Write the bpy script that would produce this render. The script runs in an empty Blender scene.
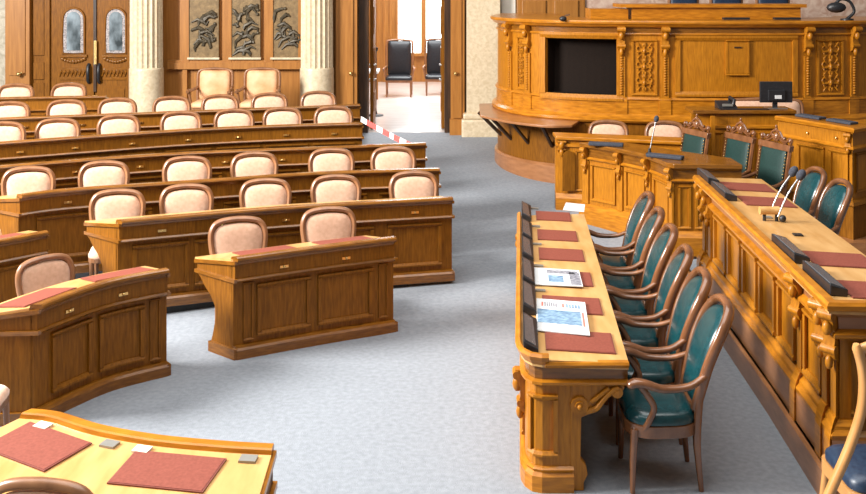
import bpy, bmesh, math, random
from mathutils import Vector, Matrix
random.seed(7)
PI = math.pi
COL = bpy.context.scene.collection
scene = bpy.context.scene

# ---------------------------------------------------------------- camera
EYE = 3.2            # eye height
F = 1000.0           # focal length in pixels of an 866 px wide frame
HX, HY = 433.0, -20.0
cam = bpy.data.cameras.new('camera')
cam.sensor_width = 36.0
cam.lens = F / 866.0 * 36.0
cam.shift_x = 0.0
cam.shift_y = -(247.0 - HY) / 866.0
cam.clip_start = 0.05
cam.clip_end = 200
camo = bpy.data.objects.new('camera', cam)
COL.objects.link(camo)
camo.location = (0, 0, EYE)
camo.rotation_euler = (PI / 2, 0, 0)
scene.camera = camo

# ---------------------------------------------------------------- world, lights, exposure
world = bpy.data.worlds.new('world')
scene.world = world
world.use_nodes = True
bg = world.node_tree.nodes['Background']
bg.inputs[0].default_value = (1.0, 0.97, 0.93, 1)
bg.inputs[1].default_value = 0.13
def area(name, loc, target, sx, sy, power, color=(1, 1, 1)):
    l = bpy.data.lights.new(name, 'AREA')
    l.shape = 'RECTANGLE'; l.size = sx; l.size_y = sy
    l.energy = power; l.color = color
    o = bpy.data.objects.new(name, l)
    COL.objects.link(o)
    o.location = loc
    d = Vector(target) - Vector(loc)
    o.rotation_euler = d.to_track_quat('-Z', 'Y').to_euler()
    return o
area('skylight', (-1, 7.0, 8.5), (0, 8, 0), 9, 9, 850, (1, 0.98, 0.95))
area('far_room_daylight', (-.3, 22.8, 4.4), (-.3, 22.8, 0), 2.5, 6, 420, (.95, .98, 1))
area('side_windows', (-10.5, 7.0, 6.5), (3, 9.5, 0.8), 4, 3.5, 3400, (1, 0.97, 0.93))
scene.view_settings.view_transform = 'Standard'
scene.view_settings.look = 'None'
scene.view_settings.gamma = 1.0
scene.view_settings.use_curve_mapping = False
scene.view_settings.exposure = 0.42

# ---------------------------------------------------------------- materials
def new_mat(name):
    m = bpy.data.materials.new(name)
    m.use_nodes = True
    nt = m.node_tree
    return m, nt, nt.nodes['Principled BSDF']

def noise_mat(name, c1, c2, scale=(8, 8, 8), detail=4, rough=0.5, bump=0.0, bump_scale=None, lo=0.3, hi=0.7,
              coat=0.0, metallic=0.0, distortion=0.0, sheen=0.0, spec=0.5):
    m, nt, p = new_mat(name)
    tc = nt.nodes.new('ShaderNodeTexCoord')
    mp = nt.nodes.new('ShaderNodeMapping')
    mp.inputs['Scale'].default_value = scale
    nt.links.new(tc.outputs['Object'], mp.inputs['Vector'])
    n = nt.nodes.new('ShaderNodeTexNoise')
    n.inputs['Scale'].default_value = 1.0
    n.inputs['Detail'].default_value = detail
    n.inputs['Distortion'].default_value = distortion
    nt.links.new(mp.outputs[0], n.inputs['Vector'])
    r = nt.nodes.new('ShaderNodeValToRGB')
    r.color_ramp.elements[0].position = lo
    r.color_ramp.elements[1].position = hi
    r.color_ramp.elements[0].color = (*c1, 1)
    r.color_ramp.elements[1].color = (*c2, 1)
    nt.links.new(n.outputs['Fac'], r.inputs['Fac'])
    nt.links.new(r.outputs['Color'], p.inputs['Base Color'])
    p.inputs['Roughness'].default_value = rough
    p.inputs['Metallic'].default_value = metallic
    p.inputs['Coat Weight'].default_value = coat
    p.inputs['Coat Roughness'].default_value = 0.15
    p.inputs['Sheen Weight'].default_value = sheen
    p.inputs['Specular IOR Level'].default_value = spec
    if bump:
        n2 = n
        if bump_scale:
            n2 = nt.nodes.new('ShaderNodeTexNoise')
            n2.inputs['Scale'].default_value = bump_scale
            n2.inputs['Detail'].default_value = 3
            nt.links.new(tc.outputs['Object'], n2.inputs['Vector'])
        b = nt.nodes.new('ShaderNodeBump')
        b.inputs['Strength'].default_value = bump
        b.inputs['Distance'].default_value = 0.01
        nt.links.new(n2.outputs['Fac'], b.inputs['Height'])
        nt.links.new(b.outputs[0], p.inputs['Normal'])
    return m

def plain(name, c, rough=0.5, metallic=0.0, emit=0.0, coat=0.0):
    m, nt, p = new_mat(name)
    p.inputs['Base Color'].default_value = (*c, 1)
    p.inputs['Roughness'].default_value = rough
    p.inputs['Metallic'].default_value = metallic
    p.inputs['Coat Weight'].default_value = coat
    if emit:
        p.inputs['Emission Color'].default_value = (*c, 1)
        p.inputs['Emission Strength'].default_value = emit
    return m

M = {}
M['wood'] = noise_mat('oak_vertical_grain', (.28, .098, .005), (.48, .182, .011), (60, 60, 7), 7, .36, .05, lo=.25, hi=.75, coat=.05, spec=.3)
M['wood_h'] = noise_mat('oak_long_grain', (.30, .102, .006), (.52, .195, .013), (7, 7, 44), 6, .28, .05, coat=.12, spec=.35)
M['wood_top'] = noise_mat('pale_oak_tabletop', (.54, .28, .085), (.68, .40, .155), (12, 3, 12), 5, .32, .03, coat=.25)
M['wood_brown'] = noise_mat('brown_and_shaded_oak', (.14, .049, .004), (.25, .093, .008), (60, 60, 7), 7, .42, .05, coat=.0, spec=.18)  # oak darkened to hold the left desks' shade; on the doors plain brown
M['wood_brown_shaded_h'] = noise_mat('brown_and_shaded_oak_long_grain', (.14, .049, .005), (.26, .098, .010), (9, 9, 60), 6, .24, .04, coat=.25, spec=.45)  # long-grain version, the left desk rows' shade again put into the colour
M['wood_red'] = noise_mat('red_brown_wood', (.26, .105, .038), (.38, .165, .065), (5, 5, 22), 5, .35, .04, coat=.3)
M['wood_chair'] = noise_mat('bentwood_brown', (.18, .075, .03), (.33, .15, .065), (9, 9, 4), 4, .36, .03, coat=.2)
M['mahogany'] = noise_mat('mahogany', (.11, .040, .014), (.24, .095, .038), (10, 10, 5), 4, .25, .03, coat=.5)
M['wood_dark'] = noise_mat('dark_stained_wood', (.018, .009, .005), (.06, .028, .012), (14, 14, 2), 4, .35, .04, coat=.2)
M['wood_wall'] = noise_mat('wall_panel_oak', (.29, .11, .016), (.40, .165, .030), (26, 26, 2), 6, .42, .05, coat=.1)
M['wood_frame'] = noise_mat('blond_frame_wood', (.45, .20, .055), (.60, .30, .10), (9, 9, 4), 4, .3, .03, coat=.3)
M['carpet'] = noise_mat('blue_grey_carpet', (.195, .215, .242), (.295, .32, .355), (24, 24, 24), 12, .95, .5, 140, .2, .8, sheen=.1, spec=.1)
M['pink'] = noise_mat('pale_salmon_upholstery', (.60, .36, .24), (.71, .455, .32), (26, 26, 26), 4, .8, .12, 90, sheen=.3, spec=.2)
M['tan'] = noise_mat('worn_tan_leather', (.55, .24, .085), (.76, .46, .26), (4, 4, 4), 5, .5, .06, spec=.4)
M['pad'] = noise_mat('red_leather_pad', (.20, .048, .030), (.26, .068, .044), (60, 60, 60), 4, .6, .05, 120, spec=.3)
M['pad_edge'] = plain('pad_edge_stitching', (.20, .05, .035), .5)
M['green'] = noise_mat('deep_green_leather', (.003, .034, .040), (.008, .056, .064), (30, 30, 30), 4, .24, .08, 70, spec=.6)
M['green_cloth'] = noise_mat('dark_green_leather', (.004, .022, .019), (.008, .040, .033), (60, 60, 60), 4, .55, .12, 160, spec=.4)
M['marble'] = noise_mat('cream_marble', (.56, .45, .29), (.69, .58, .41), (16, 16, 16), 8, .35, lo=.35, hi=.65, distortion=.6)
M['marble_grey'] = noise_mat('grey_beige_marble', (.34, .30, .22), (.55, .50, .40), (9, 9, 9), 8, .4, lo=.35, hi=.65, distortion=.8)
M['marble_pink'] = noise_mat('pink_mottled_wall', (.42, .25, .18), (.62, .46, .36), (6, 6, 6), 8, .5, lo=.35, hi=.65, distortion=1.2)
M['plaster'] = noise_mat('cream_plaster', (.72, .68, .58), (.80, .77, .68), (6, 6, 6), 6, .6)
M['bronze'] = noise_mat('bronze_relief', (.13, .08, .03), (.24, .155, .065), (14, 14, 14), 6, .55, .3, 30, metallic=.15)
M['bronze_dark'] = noise_mat('bronze_figures', (.04, .032, .02), (.11, .085, .05), (20, 20, 20), 5, .5, .3, 50, metallic=.2)
M['brass'] = plain('brass', (.72, .50, .20), .28, 1.0)
M['silver'] = plain('brushed_steel', (.55, .55, .55), .35, 1.0)
M['black'] = noise_mat('black_plastic', (.012, .012, .014), (.022, .022, .025), (40, 40, 40), 3, .38)
M['black_top'] = noise_mat('dark_grey_plastic', (.10, .105, .115), (.14, .146, .16), (60, 60, 60), 3, .25)
M['foam'] = noise_mat('dark_foam', (.025, .028, .04), (.06, .065, .085), (80, 80, 80), 3, .9)
M['black_leather'] = noise_mat('black_leather', (.008, .009, .012), (.02, .022, .028), (40, 40, 40), 3, .35)
M['blue_leather'] = noise_mat('navy_leather', (.01, .02, .045), (.02, .04, .075), (40, 40, 40), 3, .4)
M['screen_dark'] = noise_mat('dark_speaker_cloth', (.007, .004, .003), (.014, .008, .005), (90, 90, 90), 2, .85, spec=.15)
M['paper'] = noise_mat('white_paper', (.62, .62, .62), (.70, .70, .70), (5, 5, 5), 2, .7)
M['ink_blue'] = noise_mat('blue_print', (.06, .13, .24), (.30, .44, .56), (30, 60, 30), 5, .7)
M['ink_grey'] = noise_mat('grey_print', (.06, .06, .09), (.40, .39, .42), (40, 90, 40), 5, .7)
M['ink_red'] = plain('red_print', (.55, .16, .12), .7)
M['grey_plate'] = plain('grey_plate', (.32, .31, .28), .4, .5)
M['white_plate'] = plain('ivory_plate', (.80, .74, .62), .4)
M['tape_white'] = plain('white_tape', (.85, .84, .84), .5)
M['tape_red'] = plain('red_tape', (.60, .07, .06), .5)
M['grille'] = noise_mat('black_vent', (.008, .008, .008), (.03, .03, .03), (120, 120, 120), 2, .6)
M['parquet'] = noise_mat('waxed_parquet', (.62, .58, .55), (.80, .78, .76), (3, 14, 3), 4, .28, coat=.6)
M['window_lit'] = plain('daylit_window_pane', (1, 1, 1), .3, 0, 3.0)
M['glass_door'] = noise_mat('leaded_door_glass', (.04, .05, .055), (.30, .36, .40), (5, 5, 3), 4, .12)
M['lead'] = noise_mat('leaded_border', (.10, .09, .10), (.52, .46, .44), (38, 38, 38), 3, .35)

# ---------------------------------------------------------------- mesh builder
class MB:
    def __init__(s):
        s.v = []; s.f = []
    def add(s, vs, fs):
        b = len(s.v)
        s.v += [tuple(v) for v in vs]
        s.f += [tuple(b + i for i in f) for f in fs]
        return s
    def box(s, c, size, rz=0.0, mat=None):
        hx, hy, hz = size[0] / 2, size[1] / 2, size[2] / 2
        vs = [(x, y, z) for x in (-hx, hx) for y in (-hy, hy) for z in (-hz, hz)]
        if mat is None:
            mat = Matrix.Translation(Vector(c)) @ Matrix.Rotation(rz, 4, 'Z')
        vs = [mat @ Vector(v) for v in vs]
        return s.add(vs, [(0, 1, 3, 2), (4, 6, 7, 5), (0, 4, 5, 1), (2, 3, 7, 6), (0, 2, 6, 4), (1, 5, 7, 3)])
    def prism(s, poly, fn0, fn1):
        n = len(poly)
        vs = [fn0(*p) for p in poly] + [fn1(*p) for p in poly]
        fs = [tuple(range(n - 1, -1, -1)), tuple(range(n, 2 * n))]
        fs += [(i, (i + 1) % n, n + (i + 1) % n, n + i) for i in range(n)]
        return s.add(vs, fs)
    def slab(s, poly, z0, z1):
        a = z0 if callable(z0) else (lambda x, y: z0)
        b = z1 if callable(z1) else (lambda x, y: z1)
        return s.prism(poly, lambda x, y: (x, y, a(x, y)), lambda x, y: (x, y, b(x, y)))
    def tube(s, pts, rad, segs=8, flat=1.0, up=None, closed=False):
        pts = [Vector(p) for p in pts]
        n = len(pts)
        if not hasattr(rad, '__len__'): rad = [rad] * n
        vs = []; fs = []
        prev = None
        for i in range(n):
            if closed:
                t = pts[(i + 1) % n] - pts[i - 1]
            else:
                t = pts[min(i + 1, n - 1)] - pts[max(i - 1, 0)]
            t.normalize()
            if prev is None:
                a = Vector(up) if up else (Vector((0, 0, 1)) if abs(t.z) < .9 else Vector((1, 0, 0)))
            else:
                a = prev
            a = (a - t * a.dot(t))
            if a.length < 1e-6: a = t.orthogonal()
            a.normalize(); prev = a
            b = t.cross(a)
            for k in range(segs):
                th = 2 * PI * k / segs
                vs.append(pts[i] + a * math.cos(th) * rad[i] * flat + b * math.sin(th) * rad[i])
        m = n if closed else n - 1
        for i in range(m):
            for k in range(segs):
                i2 = (i + 1) % n
                fs.append((i * segs + k, i * segs + (k + 1) % segs, i2 * segs + (k + 1) % segs, i2 * segs + k))
        if not closed:
            fs.append(tuple(range(segs - 1, -1, -1)))
            fs.append(tuple((n - 1) * segs + k for k in range(segs)))
        return s.add(vs, fs)
    def lathe(s, prof, c=(0, 0, 0), segs=16, mat=None):
        vs = []; fs = []
        n = len(prof)
        for (r, z) in prof:
            for k in range(segs):
                th = 2 * PI * k / segs
                v = Vector((r * math.cos(th), r * math.sin(th), z))
                vs.append(mat @ v if mat else v + Vector(c))
        for i in range(n - 1):
            for k in range(segs):
                fs.append((i * segs + k, i * segs + (k + 1) % segs, (i + 1) * segs + (k + 1) % segs, (i + 1) * segs + k))
        fs.append(tuple(range(segs - 1, -1, -1)))
        fs.append(tuple((n - 1) * segs + k for k in range(segs)))
        return s.add(vs, fs)
    def ball(s, c, r, segs=10, sc=(1, 1, 1), mat=None):
        prof = []
        for i in range(7):
            a = -PI / 2 + PI * i / 6
            prof.append((max(r * math.cos(a), r * .02), r * math.sin(a)))
        mm = Matrix.Translation(Vector(c)) @ (mat if mat else Matrix.Identity(4)) @ Matrix.Diagonal((*sc, 1))
        return s.lathe(prof, segs=segs, mat=mm)
    def cushion(s, outline, fn, bulge, thick, rings=((1, 0), (.93, .45), (.8, .75), (.5, .95), (.2, 1))):
        """outline: list of (a,b); fn(a,b,h)->3d. Bulged on the +h side, flat at h=-thick."""
        n = len(outline)
        ca = sum(p[0] for p in outline) / n; cb = sum(p[1] for p in outline) / n
        vs = [fn(a, b, -thick) for a, b in outline]
        fs = [tuple(range(n - 1, -1, -1))]
        for (k, h) in rings:
            vs += [fn(ca + (a - ca) * k, cb + (b - cb) * k, bulge * h) for a, b in outline]
        m = len(rings)
        for r in range(m):
            for i in range(n):
                j = (i + 1) % n
                fs.append((r * n + i, r * n + j, (r + 1) * n + j, (r + 1) * n + i))
        vs.append(fn(ca, cb, bulge))
        c = len(vs) - 1
        fs += [(m * n + i, m * n + (i + 1) % n, c) for i in range(n)]
        return s.add(vs, fs)
    def sweep(s, path, prof, s0=None, s1=None):
        p = path.slice(s0, s1)
        n = len(prof)
        vs = []; fs = []
        for (P, N) in zip(p.pts, p.norms):
            for (u, z) in prof:
                vs.append((P[0] + N[0] * u, P[1] + N[1] * u, z))
        m = len(p.pts)
        for i in range(m - 1):
            for k in range(n):
                k2 = (k + 1) % n
                fs.append((i * n + k, i * n + k2, (i + 1) * n + k2, (i + 1) * n + k))
        fs.append(tuple(range(n - 1, -1, -1)))
        fs.append(tuple((m - 1) * n + k for k in range(n)))
        return s.add(vs, fs)
    def frame(s, path, s0, s1, z0, z1, u, w=.04, d=.025):
        def pr(za, zb, flip):
            if flip:
                return [(u, za), (u + d * .4, za), (u + d, za + (zb - za) * .6), (u + d, zb), (u, zb)]
            return [(u, za), (u + d, za), (u + d, za + (zb - za) * .4), (u + d * .4, zb), (u, zb)]
        s.sweep(path, pr(z0, z0 + w, False), s0, s1)
        s.sweep(path, pr(z1 - w, z1, True), s0, s1)
        full = [(u, z0 + w * .9), (u + d * .8, z0 + w * .9), (u + d * .8, z1 - w * .9), (u, z1 - w * .9)]
        s.sweep(path, full, s0, s0 + w)
        s.sweep(path, full, s1 - w, s1)
        return s
    def build(s, name, mat, parent=None, smooth=False, bevel=0.0):
        me = bpy.data.meshes.new(name)
        me.from_pydata([tuple(v) for v in s.v], [], s.f)
        bm = bmesh.new(); bm.from_mesh(me)
        bmesh.ops.recalc_face_normals(bm, faces=bm.faces)
        bm.to_mesh(me); bm.free()
        me.materials.append(M[mat] if isinstance(mat, str) else mat)
        if smooth:
            for p in me.polygons: p.use_smooth = True
            try:
                me.set_sharp_from_angle(angle=math.radians(50))
            except Exception:
                pass
        o = bpy.data.objects.new(name, me)
        COL.objects.link(o)
        if bevel:
            b = o.modifiers.new('bevel', 'BEVEL'); b.width = bevel; b.segments = 2; b.limit_method = 'ANGLE'
        if parent is not None:
            o.parent = parent
            o.location = -world_loc(parent)
        return o

def world_loc(o):
    v = Vector(o.location)
    while o.parent is not None:
        o = o.parent
        v = v + Vector(o.location)
    return v

def tag(o, label=None, cat=None, group=None, kind=None):
    if label: o['label'] = label
    if cat: o['category'] = cat
    if group: o['group'] = group
    if kind: o['kind'] = kind
    return o

def thing(name, label, cat, loc=(0, 0, 0), group=None):
    o = bpy.data.objects.new(name, None)
    o.empty_display_size = .2
    COL.objects.link(o)
    o.location = loc
    return tag(o, label, cat, group)

def struct(o):
    o['kind'] = 'structure'
    return o

def copy_tree(o, parent=None):
    c = o.copy()
    COL.objects.link(c)
    if parent is not None: c.parent = parent
    for ch in list(o.children): copy_tree(ch, c)
    return c

# ---------------------------------------------------------------- plan paths
def catmull(pts, n=6):
    P = [pts[0]] + list(pts) + [pts[-1]]
    out = []
    for i in range(1, len(P) - 2):
        p0, p1, p2, p3 = P[i - 1], P[i], P[i + 1], P[i + 2]
        for k in range(n):
            t = k / n
            out.append(tuple(.5 * ((2 * p1[j]) + (-p0[j] + p2[j]) * t + (2 * p0[j] - 5 * p1[j] + 4 * p2[j] - p3[j]) * t * t
                                   + (-p0[j] + 3 * p1[j] - 3 * p2[j] + p3[j]) * t ** 3) for j in range(len(p1))))
    out.append(tuple(pts[-1]))
    return out

class Path:
    """Plan polyline; its front lies to the right of the direction of travel."""
    def __init__(s, pts, e0=None, e1=None, norms=None):
        s.pts = [Vector((p[0], p[1])) for p in pts]
        s.cum = [0.0]
        for a, b in zip(s.pts, s.pts[1:]): s.cum.append(s.cum[-1] + (b - a).length)
        s.L = s.cum[-1]
        if norms:
            s.norms = norms
        else:
            s.norms = []
            segn = []
            for a, b in zip(s.pts, s.pts[1:]):
                d = (b - a).normalized()
                segn.append(Vector((d.y, -d.x)))
            for i in range(len(s.pts)):
                a = segn[max(i - 1, 0)]; b = segn[min(i, len(segn) - 1)]
                n = (a + b).normalized()
                s.norms.append(n / max(n.dot(a), .5))
            if e0 is not None:
                e = Vector(e0); s.norms[0] = e / e.dot(s.norms[0])
            if e1 is not None:
                e = Vector(e1); s.norms[-1] = e / e.dot(s.norms[-1])
    def idx(s, q):
        q = min(max(q, 0), s.L)
        for i in range(len(s.cum) - 1):
            if q <= s.cum[i + 1] + 1e-9:
                return i, (q - s.cum[i]) / max(s.cum[i + 1] - s.cum[i], 1e-9)
        return len(s.cum) - 2, 1.0
    def pos(s, q, u=0.0):
        i, t = s.idx(q)
        return s.pts[i].lerp(s.pts[i + 1], t) + s.norms[i].lerp(s.norms[i + 1], t) * u
    def nrm(s, q):
        i, t = s.idx(q)
        return s.norms[i].lerp(s.norms[i + 1], t).normalized()
    def tan(s, q):
        i, t = s.idx(q)
        return (s.pts[i + 1] - s.pts[i]).normalized()
    def slice(s, a, b):
        if a is None and b is None: return s
        a = 0.0 if a is None else max(a, 0); b = s.L if b is None else min(b, s.L)
        ia, ta = s.idx(a); ib, tb = s.idx(b)
        P = [s.pts[ia].lerp(s.pts[ia + 1], ta)]; N = [s.norms[ia].lerp(s.norms[ia + 1], ta)]
        for i in range(ia + 1, ib + 1):
            if a + 1e-6 < s.cum[i] < b - 1e-6:
                P.append(s.pts[i]); N.append(s.norms[i])
        P.append(s.pts[ib].lerp(s.pts[ib + 1], tb)); N.append(s.norms[ib].lerp(s.norms[ib + 1], tb))
        return Path(P, norms=N)
    def s_at(s, px):
        """distance along the path where it crosses the bearing of picture column px"""
        k = (px - HX) / F
        for i in range(len(s.pts) - 1):
            a = s.pts[i].x - k * s.pts[i].y; b = s.pts[i + 1].x - k * s.pts[i + 1].y
            if a == b: continue
            if (a <= 0 <= b) or (b <= 0 <= a):
                return s.cum[i] + (s.cum[i + 1] - s.cum[i]) * (a / (a - b))
        return None

def at(px, py, z):
    d = F * (EYE - z) / (py - HY)
    return Vector(((px - HX) / F * d, d, z))

def ground(y):
    return min(max(0.0, .051 * (y - 9)), .46)

def facing(dx, dy):
    return math.atan2(dx, -dy)

def rrect(w, d, r, n=4):
    out = []
    for (cx, cy, a0) in ((w / 2 - r, d / 2 - r, 0), (-w / 2 + r, d / 2 - r, 90), (-w / 2 + r, -d / 2 + r, 180), (w / 2 - r, -d / 2 + r, 270)):
        for k in range(n + 1):
            a = math.radians(a0 + 90 * k / n)
            out.append((cx + r * math.cos(a), cy + r * math.sin(a)))
    return out

ORD = ['first', 'second', 'third', 'fourth', 'fifth', 'sixth', 'seventh', 'eighth', 'ninth']
# ---------------------------------------------------------------- floor and raised levels
def smoothpath(pts, n=6, pre=None, e0=None, e1=None):
    p = catmull(pts, n)
    if pre: p = list(pre) + p
    return Path(p, e0=e0, e1=e1)

ROWS = {
    1: dict(z=0.0, T=.86, pts=[(-1.67, 8.43), (-1.02, 8.78), (-.35, 9.10)], e0=(-.33, .27), e1=(-.30, .42)),
    2: dict(z=.10, T=.955, pts=[(-2.93, 9.34), (-2.42, 9.55), (-1.43, 9.92), (-.34, 10.2), (.2, 10.33)], e0=(-.34, .27), e1=(-.12, .5)),
    3: dict(z=.22, T=1.08, pts=[(-4.08, 9.87), (-3.64, 10.17), (-2.27, 10.66), (-1.28, 11.02), (.07, 11.25)], e0=(-.33, .21), e1=(-.10, .5)),
    4: dict(z=.34, T=1.20, pts=[(-5.6, 10.15), (-4.65, 10.75), (-3.11, 11.52), (-1.44, 11.95), (-.09, 12.27)], e0=(-.3, .4), e1=(-.08, .5)),
    5: dict(z=.46, T=1.32, pts=[(-6.0, 11.1), (-5.02, 11.6), (-3.19, 12.55), (-2.0, 12.95), (-.93, 13.17)], e0=(-.3, .4), e1=(-.08, .5)),
    6: dict(z=.53, T=1.40, pts=[(-6.7, 12.5), (-5.65, 13.04), (-2.95, 13.87), (-1.06, 14.5)], e0=(-.3, .4), e1=(-.1, .5)),
    7: dict(z=.63, T=1.50, pts=[(-7.4, 14.05), (-6.26, 14.47), (-4.8, 14.68)], e0=(-.3, .4), e1=(-.1, .5)),
}
for k, r in ROWS.items():
    r['path'] = smoothpath(r['pts'], 6, e0=r['e0'], e1=r['e1'])

# main carpet, rising gently towards the back
mb = MB()
ys = [1.0, 3, 5, 7, 8, 9] + [9 + .75 * i for i in range(1, 13)] + [18.05]
xs = [-9 + 1.5 * i for i in range(13)]
for y in ys:
    for x in xs: mb.v.append((x, y, ground(y)))
nx = len(xs)
for j in range(len(ys) - 1):
    for i in range(nx - 1):
        mb.f.append((j * nx + i, j * nx + i + 1, (j + 1) * nx + i + 1, (j + 1) * nx + i))
struct(mb.build('floor', 'carpet'))

# stepped levels that carry the rows of seats
for k in (2, 3, 4, 5, 6, 7):
    p = ROWS[k]['path']
    front = [p.pos(p.L * i / 24, -.05) for i in range(25)]
    back = []
    if k < 7:
        q = ROWS[k + 1]['path']
        back = [q.pos(q.L * i / 24, -.09) for i in range(25)]
    else:
        back = [Vector((-7.8, 17.9)), Vector((-1.3, 17.9)), Vector((-1.3, 15.3))]
    if k == 6:
        front = front
    poly = [tuple(v) for v in front] + [tuple(v) for v in reversed(back)]
    if k == 6:
        poly = [tuple(v) for v in front] + [(-1.3, 15.2), (-1.3, 17.9), (-4.6, 17.9)] + [tuple(v) for v in reversed(back)]
    if k == 7:
        poly = [tuple(v) for v in front] + [(-4.4, 15.6), (-4.4, 17.9), (-8.6, 17.9), (-8.6, 14.2)]
    zt = ROWS[k]['z']
    m = MB().slab(poly, -.02, zt)
    struct(m.build('floor', 'carpet'))
# vent strip in the riser under the second curved row
p2 = ROWS[2]['path']
g = tag(MB().sweep(p2, [(-.045, .005), (-.015, .005), (-.015, .099), (-.045, .099)], 0.02, p2.L * .86).build('floor_vent', 'grille'),
        'long black perforated vent strip in the step beneath the second curved desk row', 'vent')

# carpeted platforms on the right
PE = Path([(2.66, 10.75), (2.61, 10.0), (2.485, 7.4), (2.395, 6.05), (2.39, 5.96)])
def path_poly(p, u, n=20):
    return [tuple(p.pos(p.L * i / n, u)) for i in range(n + 1)]
struct(MB().slab(path_poly(PE, -.01) + [(8.0, 5.96), (8.0, 10.75)], -.02, .2).build('floor', 'carpet'))
struct(MB().sweep(PE, [(-.03, 0.0), (.015, 0.0), (.015, .185), (.0, .2), (-.03, .2)]).build('trim_1', 'wood_red'))

PA = Path(catmull([(1.86, 12.52), (2.23, 12.10), (2.50, 11.68), (2.65, 11.06)], 6) + [(2.85, 11.05), (3.40, 11.02)])
PB = Path([(1.60, 13.08), (2.4, 12.87), (3.15, 12.66)], e0=(0, 1))
a_poly = path_poly(PA, -.02, 24)
struct(MB().slab(a_poly + [(8.0, 11.0), (8.0, 14.2), (1.95, 14.2), (1.95, 13.1)], 0.0, .30).build('floor', 'wood_red'))

# ---------------------------------------------------------------- back wall (plane y = 18)
WY = 18.0
def wx(px): return (px - HX) / F * WY
def wz(py): return EYE - (py - HY) / F * WY
def wbox(px0, px1, z0, z1, y0, y1, mb=None):
    mb = mb or MB()
    x0, x1 = wx(px0), wx(px1)
    return mb.box(((x0 + x1) / 2, (y0 + y1) / 2, (z0 + z1) / 2), (x1 - x0, y1 - y0, z1 - z0))
TOPW = 4.6
dl, dr = wx(368), wx(441)
mb = MB()
wbox(-60, 366, -.05, TOPW, WY + .05, WY + .35, mb)
wbox(445, 980, -.05, TOPW, WY + .05, WY + .35, mb)
wbox(366, 445, 3.1, TOPW, WY + .05, WY + .35, mb)
struct(mb.build('wall_back', 'wood_wall'))
# plaster edge and pilasters at far left
struct(wbox(-60, 7, -.02, TOPW, WY - .02, WY + .06).build('trim_2', 'marble_grey'))
mb = MB(); wbox(9, 33, -.02, TOPW, WY - .16, WY + .06, mb)
wbox(13, 29, 1.5, TOPW, WY - .18, WY - .15, mb)
struct(mb.build('trim_3', 'wood_wall'))
mb = MB(); wbox(33, 47, -.02, TOPW, WY - .05, WY + .06, mb)
for (a, b) in ((.75, 1.35), (1.42, 1.72), (1.85, TOPW)):
    wbox(35, 45.5, a, b, WY - .075, WY - .04, mb)
struct(mb.build('trim_4', 'wood_brown'))
# wood panelling between and beside the columns
mb = MB(); wbox(168, 304, 1.60, 1.72, WY - .07, WY + .06, mb)
wbox(168, 304, 1.72, 1.76, WY - .04, WY + .06, mb)
for px in (186, 228.5, 270, 304): wbox(px - 5.5, px + 3.5, 1.7, TOPW, WY - .05, WY + .06, mb)
for px in (186, 228.5, 270): wbox(px - 3, px + 1.5, .5, 1.6, WY - .04, WY + .06, mb)
wbox(168, 304, .46, .62, WY - .05, WY + .06, mb)
struct(mb.build('trim_5', 'wood_wall'))
mb = MB(); wbox(337, 358, .4, TOPW, WY - .22, WY + .06, mb)
wbox(341, 354, .75, TOPW, WY - .25, WY - .2, mb)
wbox(335, 360, .4, .72, WY - .26, WY + .06, mb)
struct(mb.build('trim_6', 'wood_wall'))
mb = MB(); wbox(450.5, 464, .4, TOPW, WY - .22, WY + .06, mb)
wbox(453, 461, .75, TOPW, WY - .25, WY - .2, mb)
wbox(449.5, 465, .4, .72, WY - .26, WY + .06, mb)
struct(mb.build('trim_7', 'wood_wall'))
# small wall knobs on the doorway pilasters
for px, lab in ((352, 'brass knob on the wood pilaster left of the open doorway'), (455, 'brass knob on the wood pilaster right of the open doorway')):
    mb = MB(); mb.ball((wx(px), WY - .29, wz(72)), .035)
    mb.tube([(wx(px), WY - .22, wz(72)), (wx(px), WY - .29, wz(72))], .015)
    tag(mb.build('door_stop', 'brass', smooth=True), lab, 'knob')
mb = MB(); mb.ball((wx(24), WY - .24, wz(73)), .04); mb.tube([(wx(24), WY - .15, wz(73)), (wx(24), WY - .24, wz(73))], .018)
mb.tube([(wx(24), WY - .24, wz(73)), (wx(28), WY - .24, wz(71))], .016)
tag(mb.build('coat_hook', 'brass', smooth=True), 'brass handle on the wood pilaster at the far left of the back wall', 'hook')
# marble pier right of the doorway
mb = MB(); wbox(466, 499, .4, TOPW, WY - .32, WY + .06, mb)
struct(mb.build('trim_8', 'marble'))
mb = MB(); x0, x1 = wx(461), wx(506)
mb.slab([(x0, WY - .42), (x1, WY - .42), (x1, WY), (x0, WY)], .3, .74)
mb.slab([(x0 + .03, WY - .38), (x1 - .03, WY - .38), (x1 - .03, WY), (x0 + .03, WY)], .74, .84)
struct(mb.build('trim_9', 'marble', bevel=.03))
mb = MB(); wbox(501, 515, .4, TOPW, WY - .1, WY + .06, mb)
struct(mb.build('trim_10', 'plaster'))
mb = MB(); wbox(516, 584, 2.3, TOPW, WY - .16, WY + .06, mb)
for a, b in ((521, 545), (553, 577)):
    wbox(a, b, 2.45, 2.84, WY - .19, WY - .15, mb)
struct(mb.build('trim_11', 'wood_wall', bevel=.015))
struct(wbox(584, 980, 2.3, TOPW, WY - .12, WY + .06).build('trim_12', 'marble_pink'))

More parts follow.
